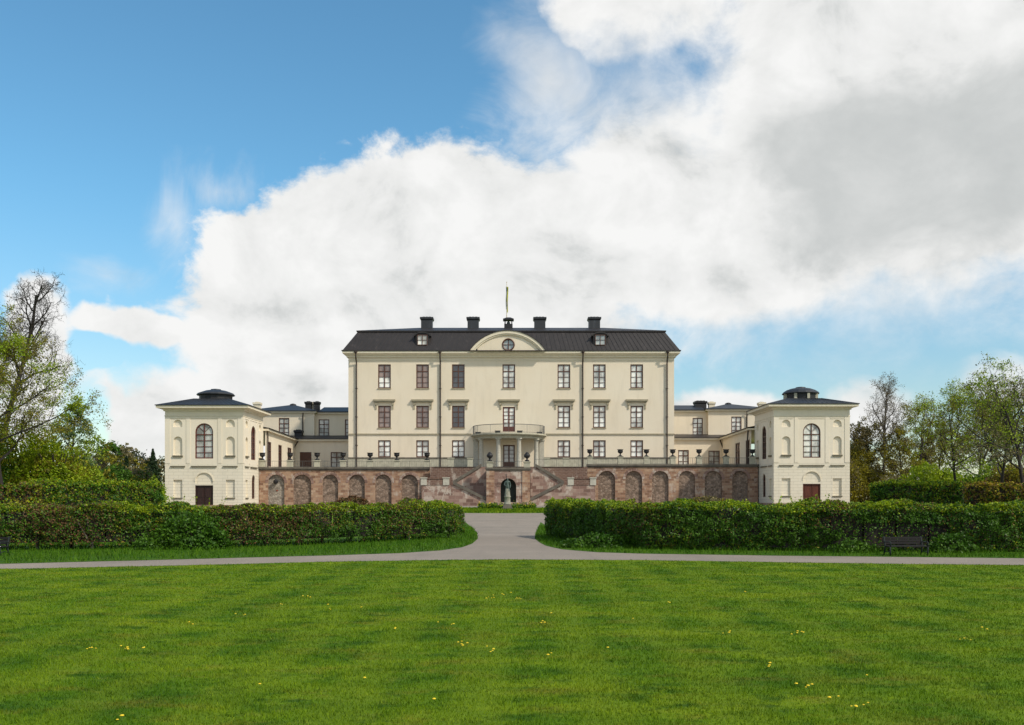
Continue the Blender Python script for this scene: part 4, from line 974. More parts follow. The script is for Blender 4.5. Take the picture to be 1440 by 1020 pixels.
# ================================================================== STATUE
ds = 98.6; gx = X(713.6, ds); g0 = gz(ds)
sta = empty('garden_statue', (gx, ds, g0), 'weathered standing statue with pale robe on a dark plinth before the stair niche', 'statue')
b = MB(); b.box(gx - .55, gx + .55, ds - .55, ds + .55, g0 - .05, g0 + .16); b.frustum((gx - .46, gx + .46, ds - .46, ds + .46), g0 + .162, (gx - .40, gx + .40, ds - .40, ds + .40), g0 + .5); b.build('plinth', M['concrete'], sta)
b = MB(); b.lathe(gx, ds, [(.36, g0 + .503), (.36, g0 + .58), (.30, g0 + .64), (.28, g0 + 1.2), (.34, g0 + 1.26), (.34, g0 + 1.33)], 18); b.build('pedestal', M['statue_stone'], sta, True)
zb_ = g0 + 1.333
def skin_fig(name, joints, edges, mat, parent, sub=2):
    me = bpy.data.meshes.new(name); w = WL[parent.name]
    me.from_pydata([(a - w.x, b - w.y, c - w.z) for a, b, c, *_ in joints], edges, [])
    o = bpy.data.objects.new(name, me); col.objects.link(o); o.parent = parent; me.materials.append(mat)
    sk = o.modifiers.new('s', 'SKIN'); sk.use_smooth_shade = True
    sv = me.skin_vertices[0].data
    for i, j in enumerate(joints): sv[i].radius = (j[3], j[4] if len(j) > 4 else j[3]); sv[i].use_root = (i == 0)
    ss = o.modifiers.new('d', 'SUBSURF'); ss.levels = sub; ss.render_levels = sub
    return o
J = [(gx, ds, zb_ + .98, .16, .13), (gx, ds, zb_ + 1.15, .15, .12), (gx, ds, zb_ + 1.35, .19, .13), (gx, ds, zb_ + 1.48, .13, .10), (gx, ds - .01, zb_ + 1.57, .06), (gx, ds - .02, zb_ + 1.68, .095, .105), (gx, ds - .02, zb_ + 1.80, .085, .095),
     (gx - .22, ds, zb_ + 1.45, .075), (gx - .30, ds - .04, zb_ + 1.18, .06), (gx - .20, ds - .22, zb_ + 1.02, .045), (gx - .10, ds - .27, zb_ + 1.05, .04),
     (gx + .22, ds, zb_ + 1.45, .075), (gx + .29, ds + .02, zb_ + 1.16, .06), (gx + .27, ds - .08, zb_ + .92, .045), (gx + .26, ds - .12, zb_ + .82, .04),
     (gx - .10, ds, zb_ + .90, .11), (gx - .10, ds - .03, zb_ + .5, .08), (gx - .10, ds, zb_ + .10, .06), (gx - .10, ds - .14, zb_ + .04, .045),
     (gx + .11, ds, zb_ + .90, .11), (gx + .13, ds - .10, zb_ + .5, .08), (gx + .12, ds + .02, zb_ + .10, .06), (gx + .13, ds - .12, zb_ + .04, .045)]
E = [(0, 1), (1, 2), (2, 3), (3, 4), (4, 5), (5, 6), (3, 7), (7, 8), (8, 9), (9, 10), (3, 11), (11, 12), (12, 13), (13, 14), (0, 15), (15, 16), (16, 17), (17, 18), (0, 19), (19, 20), (20, 21), (21, 22)]
skin_fig('figure', J, E, M['bronze'], sta)
b = MB(); n_ = 40; prof = [(.27, .0), (.25, .2), (.24, .4), (.22, .6), (.20, .72), (.18, .76)]
for i, (r, z) in enumerate(prof):
    for k in range(n_):
        a = 2 * math.pi * k / n_; f_ = 1 + .12 * math.sin(9 * a + z * 2) * (1 - z / 1.3); b.v.append((gx + r * f_ * math.cos(a), ds + .85 * r * f_ * math.sin(a), zb_ + z))
for i in range(len(prof) - 1):
    for k in range(n_): k2 = (k + 1) % n_; b.f.append((i * n_ + k, i * n_ + k2, (i + 1) * n_ + k2, (i + 1) * n_ + k))
b.build('robe', M['statue_stone'], sta, True)

# ================================================================== BENCHES
def make_bench():
    e = empty('park_bench', (0, 0, 0), 'x', 'bench', 'park benches on the verge')
    W = 1.5
    s_ = MB()
    for i in range(4): s_.box(-W / 2, W / 2, -.26 + i * .115, -.26 + i * .115 + .095, .42, .455)
    s_.build('seat', M['bench_wood'], e)
    s_ = MB()
    for i in range(3): z = .52 + i * .12; y = .22 + i * .03; s_.box(-W / 2, W / 2, y, y + .03, z, z + .095)
    s_.build('backrest', M['bench_wood'], e)
    for sg in (-1, 1):
        x = sg * (W / 2 - .06); l = MB()
        l.tube([(x, -.27, 0), (x, -.24, .22), (x, -.25, .41)], .028, 6); l.tube([(x, .30, 0), (x, .22, .25), (x, .20, .45), (x, .31, .88)], .028, 6)
        l.tube([(x, -.25, .41), (x, .20, .41)], .024, 6); l.tube([(x, -.24, .41), (x, -.27, .60), (x, -.22, .64), (x, .0, .63), (x, .24, .62)], .024, 6); l.tube([(x, -.25, .12), (x, .0, .20), (x, .25, .12)], .016, 5)
        l.build('leg', M['bench_iron'], e, True)
    return e
bn = make_bench(); bn['label'] = 'dark slatted park bench against the right hedge'; dbn = 28.8; bn.location = (X(1274, dbn), dbn, .01); bn.rotation_euler = (0, 0, .03); bn.scale = (.80, .85, .62)
b2 = copy_tree(bn); b2['label'] = 'dark park bench cut by the left edge of the view'; b2.location = (X(-20, 28.6), 28.6, .01); b2.rotation_euler = (0, 0, -.06)

# ================================================================== HEDGES
def hedge(name, path, width, hfun, zones, label, leaf=.038, dens=900, amp=.16, stems=0, bottom=.12, seedz=0, shoots=(), dark=None):
    """path: list of (x, y) along the FRONT face, left to right; body lies behind it. hfun(s)=height, zones(px, frac)=weights of leaf kinds"""
    pts = [np.array(p, float) for p in path]; seg = [np.linalg.norm(b - a) for a, b in zip(pts, pts[1:])]; cum = np.concatenate([[0], np.cumsum(seg)]); Lt = cum[-1]
    def at(s):
        i = min(len(seg) - 1, max(0, bisect.bisect_right(cum, s) - 1)); t = (s - cum[i]) / seg[i]; p = pts[i] + (pts[i + 1] - pts[i]) * t
        # smooth direction
        a = pts[max(0, i - (1 if t < .5 else 0))]; b = pts[min(len(pts) - 1, i + 1 + (1 if t > .5 else 0))]; d = (b - a) / np.linalg.norm(b - a); return p, d
    pm = at(Lt / 2)[0]
    g = empty(name, (pm[0], pm[1], gz(pm[1])), label, 'hedge')
    kinds = list(zones(0, 0).keys()); mats = [L[k] for k in kinds]
    hm = np.mean([hfun(Lt * i / 10) for i in range(11)]); area = Lt * (hm * 1.4 + width) + 2 * width * hm; n = int(area * dens)
    C = np.zeros((n, 3)); NB = np.zeros((n, 3)); MI = np.zeros(n, int); u = rng.uniform(0, 1, (n, 6)); keep = np.ones(n, bool)
    per = hm + width + hm * .4; endw = width * 2 / (Lt + 2 * width)
    for i in range(n):
        end = u[i, 4] < 2 * width * hm / area * 1.0
        if end:
            s = 0.0 if u[i, 5] < .5 else Lt; h = hfun(s); p, d = at(min(max(s, 1e-3), Lt - 1e-3)); nb = (-d if s == 0 else d); nn = np.array([d[1], -d[0]])
            back = u[i, 0] * width; z = bottom + u[i, 1] * (h - bottom); outv = np.array([nb[0], nb[1], 0]); base = p - nn * back; fz = z / h
        else:
            s = u[i, 0] * Lt; h = hfun(s); p, d = at(s); nn = np.array([d[1], -d[0]]); q = u[i, 1] * (h + width + h * .4)
            if q < h: z = bottom + q / h * (h - bottom); back = 0; outv = np.array([nn[0], nn[1], 0]); 
            elif q < h + width: back = q - h; z = h; outv = np.array([0, 0, 1.0])
            else: back = width; z = h * (.6 + .4 * u[i, 2]); outv = np.array([-nn[0], -nn[1], 0])
            base = p - nn * back; fz = z / h
        v = Vector((base[0] * 1.5, base[1] * 1.5, z * 1.9 + seedz)); v2 = v * 3.1
        bumpy = noise.noise(v) * amp * 1.25 + noise.noise(v2) * amp * .8
        # undercut near the ground, rounded shoulders
        rnd = 0
        if outv[2] == 0: rnd = -.10 * max(0, (fz - .85) / .15) ** 2 - .22 * max(0, .3 - fz) / .3
        off = bumpy + rnd - abs(rng.normal(0, .055))
        x_, y_ = base + outv[:2] * off; zz = z + outv[2] * (off + .02)
        zz = max(zz, .04); C[i] = (x_, y_, gz(y_) + zz); NB[i] = outv + np.array([0, 0, .5])
        pxi = CX + x_ / y_ * F; W_ = zones(pxi, fz); tot = sum(W_.values()); r = u[i, 3] * tot
        jit = noise.noise(Vector((x_ * .9, z * 1.2, seedz + 9)))
        acc = 0
        for j, kk in enumerate(kinds):
            acc += W_[kk] * (1 + (1.2 * jit if j % 2 else -1.2 * jit) * .8 if W_[kk] < tot else 1)
            if r < acc: MI[i] = j; break
        dn = noise.noise(Vector((x_ * 1.1, y_ * 1.1, z * 1.6 + seedz + 30)))
        if dn < -.22 and u[i, 2] < .66: keep[i] = False
        if dark and dark[0] < pxi < dark[1] and .12 < fz < .62 and outv[2] == 0 and u[i, 2] < .8: keep[i] = False
        if fz < .35 and stems and u[i, 2] < .75 * (1 - fz / .35) + .15: keep[i] = False
    extra = []
    for pxs, k_, hh in shoots:       # long upright shoots above the clipped line
        for _ in range(k_):
            tpx = rng.uniform(*pxs); best = min(np.linspace(.01, Lt - .01, 60), key=lambda s: abs(CX + at(s)[0][0] / at(s)[0][1] * F - tpx)); p, d = at(best); nn = np.array([d[1], -d[0]]); p = p - nn * rng.uniform(.2, width * .8); h = hfun(best)
            lean = rng.normal(0, .3, 2)
            for t in np.linspace(0, 1, 10): extra.append((p[0] + lean[0] * t * hh, p[1] + lean[1] * t * hh, gz(p[1]) + h + t * hh * rng.uniform(.7, 1)))
    NB /= np.linalg.norm(NB, axis=1)[:, None]
    C, NB, MI = C[keep], NB[keep], MI[keep]
    if extra:
        ex = np.array(extra); C = np.concatenate([C, ex]); NB = np.concatenate([NB, np.tile([0, 0, 1.], (len(ex), 1))]); MI = np.concatenate([MI, np.full(len(ex), kinds.index('lime') if 'lime' in kinds else 0)])
    quads_mesh('foliage', leaf_quads(C, leaf, NB, .45), mats, MI, g)
    # woody core and stems; the dark core reaches low to stand in for shade
    c = MB(); ns_ = max(4, int(Lt / 1.0)); ins = .26
    for i in range(ns_):
        s0, s1 = Lt * i / ns_ * .985 + .1, Lt * (i + 1) / ns_ * .985 + .05; (p0, d0), (p1, d1) = at(s0), at(min(s1, Lt - .02)); h0, h1 = hfun(s0) - .2, hfun(s1) - .2
        zb0 = (.17 if stems else .08) * hm
        def cr(p, d, bk, z): nn = np.array([d[1], -d[0]]); q = p - nn * bk; return (q[0], q[1], gz(q[1]) + z)
        a = [cr(p0, d0, ins, zb0), cr(p1, d1, ins, zb0), cr(p1, d1, ins, h1), cr(p0, d0, ins, h0)]; e = [cr(p0, d0, width - ins, zb0), cr(p1, d1, width - ins, zb0), cr(p1, d1, width - ins, h1), cr(p0, d0, width - ins, h0)]
        c.q(*a); c.q(*e[::-1]); c.q(a[3], a[2], e[2], e[3]); c.q(a[0], e[0], e[1], a[1])
        if i == 0: c.q(a[0], a[3], e[3], e[0])
        if i == ns_ - 1: c.q(a[1], a[2], e[2], e[1])
    c.build('twig_core', M['twig'], g)
    if stems:
        k = int(Lt * stems)
        for i in range(k):
            t = MB()
            s = (i + rng.uniform(.2, .8)) / k * Lt; p, d = at(min(s, Lt - .05)); nn = np.array([d[1], -d[0]])
            q = p - nn * rng.uniform(.15, width - .3)
            for j in range(3):
                q2 = q + rng.normal(0, .22, 2); zz = gz(q[1]); hh = hfun(s) * .6
                t.tube([(q[0], q[1], zz - .02), ((q[0] + q2[0]) / 2 + rng.normal(0, .02), (q[1] + q2[1]) / 2, zz + hh * .5), (q2[0], q2[1], zz + hh)], [.035, .028, .02], 5)
            t.build('stem', M['bark_pale'], g)
    return g
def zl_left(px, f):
    br = 1.5 * max(0, 1 - abs(px - 95) / 90) + 1.3 * max(0, 1 - abs(px - 385) / 110) + .5 * max(0, 1 - abs(px - 570) / 50); top = max(0, f - .82) / .18  # sunlit top put into the leaf mix, along with young growth
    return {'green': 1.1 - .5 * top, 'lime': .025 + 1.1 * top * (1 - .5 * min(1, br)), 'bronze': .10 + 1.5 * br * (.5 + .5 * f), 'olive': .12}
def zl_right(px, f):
    top = max(0, f - .82) / .18; br = max(0, 1 - abs(px - 900) / 35) + .8 * max(0, 1 - abs(px - 1175) / 45) + .3 * max(0, 1 - abs(px - 1310) / 60)  # lime share rises at the top: light painted in by leaf colour
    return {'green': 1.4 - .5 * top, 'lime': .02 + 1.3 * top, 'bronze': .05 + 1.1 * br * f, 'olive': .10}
fL = [(X(-260, 31.5), 31.5), (X(-100, 31.2), 31.2), (X(0, 31.4), 31.4), (X(160, 32.2), 32.2), (X(326, 33.3), 33.3), (X(405, 34.2), 34.2), (X(485, 36), 36.0), (X(590, 39.2), 39.2), (X(655, 41.6), 41.6)]
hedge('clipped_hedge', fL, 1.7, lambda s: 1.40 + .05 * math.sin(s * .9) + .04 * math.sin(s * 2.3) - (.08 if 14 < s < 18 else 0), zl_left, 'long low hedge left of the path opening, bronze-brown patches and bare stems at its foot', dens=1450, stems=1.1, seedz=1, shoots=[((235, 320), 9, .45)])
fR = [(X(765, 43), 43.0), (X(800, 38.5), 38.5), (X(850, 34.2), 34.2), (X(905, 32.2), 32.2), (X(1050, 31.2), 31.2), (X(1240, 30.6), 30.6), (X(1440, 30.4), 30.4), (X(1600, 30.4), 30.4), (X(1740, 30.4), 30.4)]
hedge('clipped_hedge', fR, 1.7, lambda s: (1.50 if s < 3 else 1.46) + .04 * math.sin(s * 1.1) + .03 * math.sin(s * 2.7), zl_right, 'long dense green hedge right of the path opening with a bench in front', dens=1550, seedz=5, bottom=.03, dark=(1205, 1335), shoots=[((1085, 1170), 14, .4)])
def zf_l(px, f): top = max(0, f - .85) / .15; return {'green': 1.2, 'lime': .2 + 1.2 * top, 'bronze': .08, 'olive': .3}  # brighter top leaves paint in the light, as in the two mixes below
def zf_b(px, f): top = max(0, f - .8) / .2; return {'green': .5, 'lime': .2 + .3 * top, 'bronze': .55, 'olive': .6}
def zf_g(px, f): top = max(0, f - .8) / .2; return {'green': .4, 'gold': .5 + 1.0 * top, 'bronze': .7, 'olive': .3}
hedge('tall_hedge', [(X(-160, 58), 58), (X(-40, 60), 60), (X(58, 62), 62)], 2.2, lambda s: 2.45 + .05 * math.sin(s), zf_b, 'tall brownish-green hedge at the left edge behind the low hedge', leaf=.09, dens=260, amp=.25, seedz=11)
hedge('tall_hedge', [(X(66, 72), 72), (X(150, 78), 78), (X(229, 86), 86)], 2.2, lambda s: 2.72 + .05 * math.sin(s) - .012 * s, zf_l, 'tall deep green hedge running up to the left pavilion', leaf=.09, dens=260, amp=.25, seedz=13)
hedge('tall_hedge', [(X(1223, 82), 82), (X(1290, 78), 78), (X(1352, 75), 75)], 2.2, lambda s: 2.62 + .04 * math.sin(s), zf_l, 'tall lime-topped green hedge right of the right pavilion', leaf=.09, dens=260, amp=.25, seedz=17)
hedge('tall_hedge', [(X(1356, 73), 73), (X(1400, 71), 71), (X(1450, 70), 70), (X(1560, 67), 67)], 2.2, lambda s: 2.5 + .05 * math.sin(s), zf_g, 'tall golden and bronze hedge at the right edge', leaf=.09, dens=260, amp=.25, seedz=19)

def bush(name, cx, cy, rx, ry, h, kinds, label, leaf=.07, n=3000, cat='shrub', stemh=None, zc=0, group=None):
    if rx > 1.4: n = int(n * 2.2); leaf *= 1.05
    """lumpy shrub: leaves over several noisy lobes, stems inside"""
    g0_ = gz(cy); e = empty(name, (cx, cy, g0_), label, cat, group)
    mats = [L[k] for k in kinds]; u = rng.normal(size=(n, 3)); u[:, 2] = np.abs(u[:, 2]) * .9 + u[:, 2] * .1; u /= np.linalg.norm(u, axis=1)[:, None]
    r = np.array([1 + .34 * noise.noise(Vector(q) * 1.9 + Vector((cx, cy, 0))) + .22 * noise.noise(Vector(q) * 4.5 + Vector((cy, cx, 2))) for q in u]) * (1 - np.abs(rng.normal(0, .16, n)))
    C = np.stack([cx + u[:, 0] * rx * r, cy + u[:, 1] * ry * r, g0_ + zc + np.maximum(.03, u[:, 2] * r * (h - zc))], 1)
    mi = rng.integers(0, len(kinds), n); f = np.array([noise.noise(Vector(q) * 2.6) for q in C / max(rx, 1)]); mi = np.where((f > .05) & (len(kinds) > 1), 1, mi) if len(kinds) > 1 else mi
    quads_mesh('foliage', leaf_quads(C, leaf, u, .35), mats, mi, e)
    t = MB()
    for i in range(14):
        a = rng.uniform(0, 2 * math.pi); q = rng.uniform(.2, .75); t.tube([(cx + .08 * math.cos(a), cy + .08 * math.sin(a), g0_ - .03), (cx + .35 * q * rx * math.cos(a), cy + .35 * q * ry * math.sin(a), g0_ + h * .45), (cx + q * rx * math.cos(a), cy + q * ry * math.sin(a), g0_ + h * .8)], [.02 * h, .014 * h, .006 * h], 5)
    t.build('stems', M['twig'], e); return e
bush('laurel_shrub', X(268, 32.3), 32.3, 1.3, .55, 1.18, ['green', 'green'], 'glossy bright green shrub bulging out of the left hedge', .06, 4200)
bush('low_shrub', X(205, 31.9), 31.9, .45, .35, .4, ['green', 'green'], 'small leafy shrub at the foot of the left hedge beside the bulging bright one', .05, 700)
bush('low_shrub', X(845, 33.0), 33.0, 1.3, .4, .5, ['green', 'green'], 'low leafy shrub at the rounded left end of the right hedge', .055, 2000)
bush('low_shrub', X(1200, 30.2), 30.2, .7, .3, .42, ['green', 'green'], 'low leafy shrub left of the bench under the right hedge', .05, 900)
bush('low_shrub', X(1340, 30.2), 30.2, .8, .3, .6, ['green', 'green'], 'leafy shrub right of the bench under the right hedge', .05, 1200)
bush('brown_shrub', X(496, 119), 119, 2.0, .8, 1.2, ['bud', 'bronze'], 'low brown twiggy shrub before the arched left terrace wall', .13, 900)
bush('green_shrub', X(1004, 112), 112, 3.2, .9, 1.1, ['olive', 'bud'], 'low olive shrub before the right terrace wall', .13, 1200)
# flower bed on the roundel
e = empty('flower_bed', (X(713, 101), 101, gz(101)), 'strip of dark leafy plants and yellow flowers in front of the statue', 'flower bed'); n = 2600
x = rng.uniform(X(672, 101), X(754, 101), n); y = 101 + rng.uniform(-1.0, 1.0, n); z = np.abs(rng.normal(0, .2, n)) + .03 + .12 * np.sin(x * 2.4) ** 2
V = leaf_quads(np.stack([x, y, gz(101) + .02 + z], 1), .10); mi = np.where(rng.uniform(size=n) < .72, 0, 1) ; quads_mesh('plants', V, [L['green'], L['lime']], mi, e)
k = rng.integers(0, n, 260); V = leaf_quads(np.stack([x[k], y[k], gz(101) + .14 + z[k]], 1), .06); quads_mesh('blossoms', V, [M['dandelion']], None, e)

# ================================================================== TREES
def tree(name, px, d, h, spread, seed, label, leaf=None, leafn=6, lsz=.10, lean=(0, 0), levels=4, trunk=.016, fork=.32, up=.25, bark='bark', group=None, nb=(9, 6, 5, 4), lspread=.2, pyt=None, droop=0, shape=1.0, x=None):
    rs = random.Random(seed); x = X(px, d) if x is None else x; g0_ = gz(d)
    if pyt is not None: h = Z(pyt, d) - g0_
    e = empty(name, (x, d, g0_), label, 'tree', group)
    th = MB(); cr = MB(); tips = []
    def branch(p, dr, ln, rad, lv):
        n_ = (7, 5, 4, 3, 2)[lv]; pts = [p.copy()]; rr = [rad]; q = p.copy(); dd = dr.normalized()
        for i in range(n_):
            dd = (dd + Vector((rs.gauss(0, 1), rs.gauss(0, 1), rs.gauss(0, 1))) * (.07, .17, .22, .28, .3)[lv] + Vector((0, 0, (.05, up, up * .7, up * .4 - droop, -droop)[lv] * .5))).normalized()
            q = q + dd * ln / n_; pts.append(q.copy()); rr.append(rad * (1 - (.62 if lv else .72) * (i + 1) / n_))
        (th if lv == 0 else cr).tube(pts, rr, (8, 6, 4, 3, 3)[lv], lv < 2)
        if lv >= levels: tips.append(pts); return
        if lv == levels - 1: tips.append(pts)
        nbr = nb[lv]; st_ = fork if lv == 0 else .28
        for k in range(nbr):
            t = st_ + (1 - st_) * (k + rs.random() * .8) / nbr; i = min(n_ - 1, int(t * n_)); f_ = t * n_ - i; c = pts[i].lerp(pts[min(i + 1, n_)], min(1, f_)); ax = (pts[i + 1] - pts[i]).normalized()
            per = ax.orthogonal(); per.rotate(__import__('mathutils').Quaternion(ax, k * 2.4 + rs.random() * 1.2)); ang = R(rs.uniform(32, 62)) * (1.15 - .35 * t if lv == 0 else 1)
            nd = ax * math.cos(ang) + per * math.sin(ang)
            if lv == 0: l2 = spread * (1.15 - .55 * ((t - st_) / (1 - st_)) ** shape) * rs.uniform(.75, 1.1)
            else: l2 = ln * rs.uniform(.38, .62)
            branch(c, nd, l2, max(.012, rr[i] * (.55 if lv == 0 else .6)), lv + 1)
    branch(Vector((x, d, g0_ - .1)), Vector((lean[0], lean[1], 1)), h * .80, h * trunk, 0)
    th.build('trunk', M[bark], e, True); co = cr.build('crown', M['bark' if bark == 'bark' else bark], e)
    # scale so that the highest twig is at the wanted height
    zmax = max(v[2] for v in cr.v); s = h / (zmax - g0_)
    for me in (co.data, [c for c in e.children if c.name.startswith('trunk')][0].data): me.transform(__import__('mathutils').Matrix.Diagonal((1, 1, s, 1)))
    if leaf:
        pts = []
        for tp in tips:
            k = int(rs.randint(int(leafn * .5), max(1, int(leafn * 2.4))) * (1.5 if px < 130 else .78)) if rs.random() > .15 else 0
            for _ in range(k):
                a = rs.randrange(len(tp) - 1); q = tp[a].lerp(tp[a + 1], rs.random()); pts.append((q.x + rs.gauss(0, lspread), q.y + rs.gauss(0, lspread), g0_ + (q.z - g0_) * s + rs.gauss(0, lspread * .7)))
        C = np.array(pts); kinds = [leaf] if isinstance(leaf, str) else list(leaf)
        f = np.array([noise.noise(Vector(q) * .35 + Vector((seed, 0, 0))) for q in C]) + rng.normal(0, .15, len(C)); mi = np.clip(((f + .35) / .7 * len(kinds)).astype(int), 0, len(kinds) - 1)
        ol = quads_mesh('foliage', leaf_quads(C, lsz), [L[k] for k in kinds], mi, e)
    return e
# left side
tree('budding_tree', -4, 96, 0, 4.4, 3, 'tall bare dark twiggy tree rising highest at the left edge', ['dark'], .5, .06, pyt=372, lean=(-.01, 0), levels=4, nb=(14, 7, 6, 5), up=.22, lspread=.05, shape=.9, fork=.5)
tree('maple_tree', 6, 76, 0, 6.3, 11, 'large yellow-green spring tree with forking trunk at the left edge', ['olive', 'bud', 'olive', 'spring'], 9, .070, pyt=410, levels=4, nb=(13, 6, 6, 4), up=.25, lspread=.17, trunk=.013)
tree('maple_tree', -75, 80, 0, 8, 12, 'yellow-green spring tree just outside the left edge', ['olive', 'spring'], 6, .09, pyt=430, levels=4, nb=(9, 6, 5, 4))
tree('young_tree', 92, 88, 0, 3.0, 21, 'slender blue-green tree leaning right of the large spring tree', ['teal', 'spring'], 6, .09, pyt=556, levels=4, nb=(9, 5, 4, 3), lean=(.06, 0), up=.4, lspread=.16)
def crownbush(px, d, pyt, rx, kinds, label, n, leaf=.11, name='dense_tree', zc=.5, group=None):
    h = Z(pyt, d) - gz(d); return bush(name, X(px, d), d, rx, rx * .85, h, kinds, label, leaf, n, 'tree', zc=zc, group=group)
crownbush(15, 84, 600, 4.3, ['olive', 'lime'], 'broad dense yellow-olive tree under the large spring tree', 9000)
crownbush(75, 82, 618, 3.3, ['olive', 'lime'], 'dense yellow-green tree between the large spring tree and the far woods', 8000)
crownbush(112, 92, 634, 2.6, ['olive', 'spring'], 'small dense yellow-olive tree, rightmost of the bushy ones on the left', 4500)
crownbush(-60, 80, 590, 5, ['olive', 'green'], 'dense olive tree beyond the left edge of the view', 6000)
GL = 'far trees on the left'
tree('far_tree', 136, 150, 0, 4.5, 31, 'dark green far tree directly right of the yellow-green bushes', ['green', 'olive'], 4, .20, pyt=614, nb=(10, 5, 4, 3), group=GL, fork=.1)
tree('far_tree', 152, 165, 0, 4, 32, 'far olive tree, second in the distant row on the left', ['olive', 'green'], 4, .22, pyt=620, nb=(10, 5, 4, 3), group=GL, fork=.1)
tree('bare_tree', 174, 170, 0, 5, 33, 'bare grey far tree in the gap of the distant row', None, pyt=618, nb=(10, 6, 5, 4), group=GL, up=.5)
tree('far_tree', 190, 160, 0, 4, 34, 'dark olive far tree left of the spruce', ['bud', 'olive'], 4, .22, pyt=624, nb=(10, 5, 4, 3), group=GL, fork=.1)
tree('bare_tree', 158, 140, 0, 3.4, 35, 'thin bare far tree in front of the distant row', None, pyt=630, nb=(9, 6, 5, 3), group=GL, up=.5)
tree('far_tree', 226, 165, 0, 4, 36, 'dark far tree half hidden by the left pavilion', ['dark', 'bud'], 4, .22, pyt=640, nb=(10, 5, 4, 3), group=GL, fork=.1)
tree('far_tree', 205, 175, 0, 4, 37, 'grey-green far tree behind the spruce', ['bud', 'dark'], 4, .22, pyt=632, nb=(10, 5, 4, 3), group=GL, fork=.1)
def spruce(px, d, pyt, label):
    h = Z(pyt, d) - gz(d); x = X(px, d); e = empty('spruce_tree', (x, d, gz(d)), label, 'tree'); t = MB(); t.tube([(x, d, gz(d) - .1), (x, d, gz(d) + h)], [.2, .03], 6); t.build('trunk', M['bark'], e)
    n = 3800; u = rng.uniform(0, 1, n) ** .7; z = (1 - u) * .9 + .08; r = (1 - z) * h * .28 * (.65 + .35 * np.abs(np.sin(z * 40))) * np.sqrt(rng.uniform(.1, 1, n)); a = rng.uniform(0, 2 * math.pi, n)
    C = np.stack([x + r * np.cos(a), d + r * np.sin(a), gz(d) + z * h - r * .25], 1); quads_mesh('crown', leaf_quads(C, .2), [L['dark']], None, e)
spruce(215, 150, 630, 'pointed dark spruce in the distant row left of the left pavilion')
spruce(178, 155, 640, 'small dark spruce among the distant bare trees on the left')
crownbush(213, 95, 671, 1.5, ['lime', 'spring'], 'small bright lime bush beside the left pavilion behind the hedge', 900, .10, 'bright_bush')
crownbush(150, 120, 655, 5, ['olive', 'green'], 'low olive thicket behind the tall hedge on the left', 4500, .16)
crownbush(185, 125, 660, 4, ['green', 'bud'], 'low dark thicket close to the left pavilion', 3500, .16)
# right side
GR = 'trees beyond the right pavilion'
tree('bare_tree', 1241, 127, 0, 4.0, 41, 'tall bare grey tree with straight trunk right of the right pavilion', ['bud'], 2, .07, pyt=524, nb=(13, 6, 6, 4), up=.45, fork=.42, bark='bark_pale', lspread=.15, trunk=.015, group=GR)
tree('leafy_tree', 1350, 92, 0, 5.2, 42, 'light green leafy tree with leaning black trunk', ['spring', 'lime', 'olive'], 6, .075, pyt=532, lean=(-.17, 0), nb=(11, 6, 5, 4), lspread=.18, group=GR, trunk=.013)
tree('leafy_tree', 1402, 86, 0, 6.2, 43, 'tall sparse brown-green tree with forked dark trunk near the right edge', ['bud', 'olive', 'spring'], 5, .08, pyt=516, lean=(.0, 0), nb=(10, 6, 5, 4), lspread=.16, group=GR, trunk=.014)
tree('leafy_tree', 1446, 74, 0, 5.6, 44, 'dark-trunked budding tree cut by the right edge', ['bud', 'spring'], 5, .08, pyt=488, lean=(-.03, 0), nb=(10, 6, 6, 4), lspread=.15, group=GR, trunk=.014)
tree('leafy_tree', 1296, 124, 0, 4.4, 45, 'thin yellow-green tree between the bare tree and the leaning one', ['spring', 'olive'], 6, .10, pyt=552, nb=(10, 6, 4, 4), group=GR)
tree('leafy_tree', 1268, 122, 0, 3.6, 46, 'small olive tree right of the bare trunk', ['olive', 'bud'], 6, .12, pyt=596, nb=(10, 5, 4, 4), group=GR, fork=.2)
tree('leafy_tree', 1222, 128, 0, 4.4, 47, 'brown twiggy tree directly beside the right pavilion', ['bud', 'olive'], 7, .12, pyt=588, nb=(12, 6, 5, 4), group=GR, fork=.15)
tree('leafy_tree', 1202, 136, 0, 4.0, 48, 'dark olive tree half hidden by the right pavilion', ['dark', 'olive'], 8, .14, pyt=612, nb=(12, 5, 5, 4), group=GR, fork=.12)
tree('leafy_tree', 1372, 112, 0, 5, 49, 'thin dark tree in the gap between the two big right trees', ['bud', 'olive'], 5, .11, pyt=548, nb=(10, 6, 5, 4), group=GR)
tree('leafy_tree', 1322, 128, 0, 4.6, 50, 'far brown-green tree behind the leaning one', ['olive', 'bud'], 6, .13, pyt=590, nb=(10, 5, 5, 4), group=GR, fork=.18)
tree('leafy_tree', 1424, 118, 0, 5, 52, 'far budding tree behind the forked one', ['bud', 'spring'], 5, .12, pyt=560, nb=(10, 5, 5, 4), group=GR, fork=.18)
tree('leafy_tree', 1510, 80, 0, 6, 53, 'green tree just outside the right edge', ['spring', 'olive'], 6, .09, pyt=500, nb=(10, 6, 5, 4), group=GR)
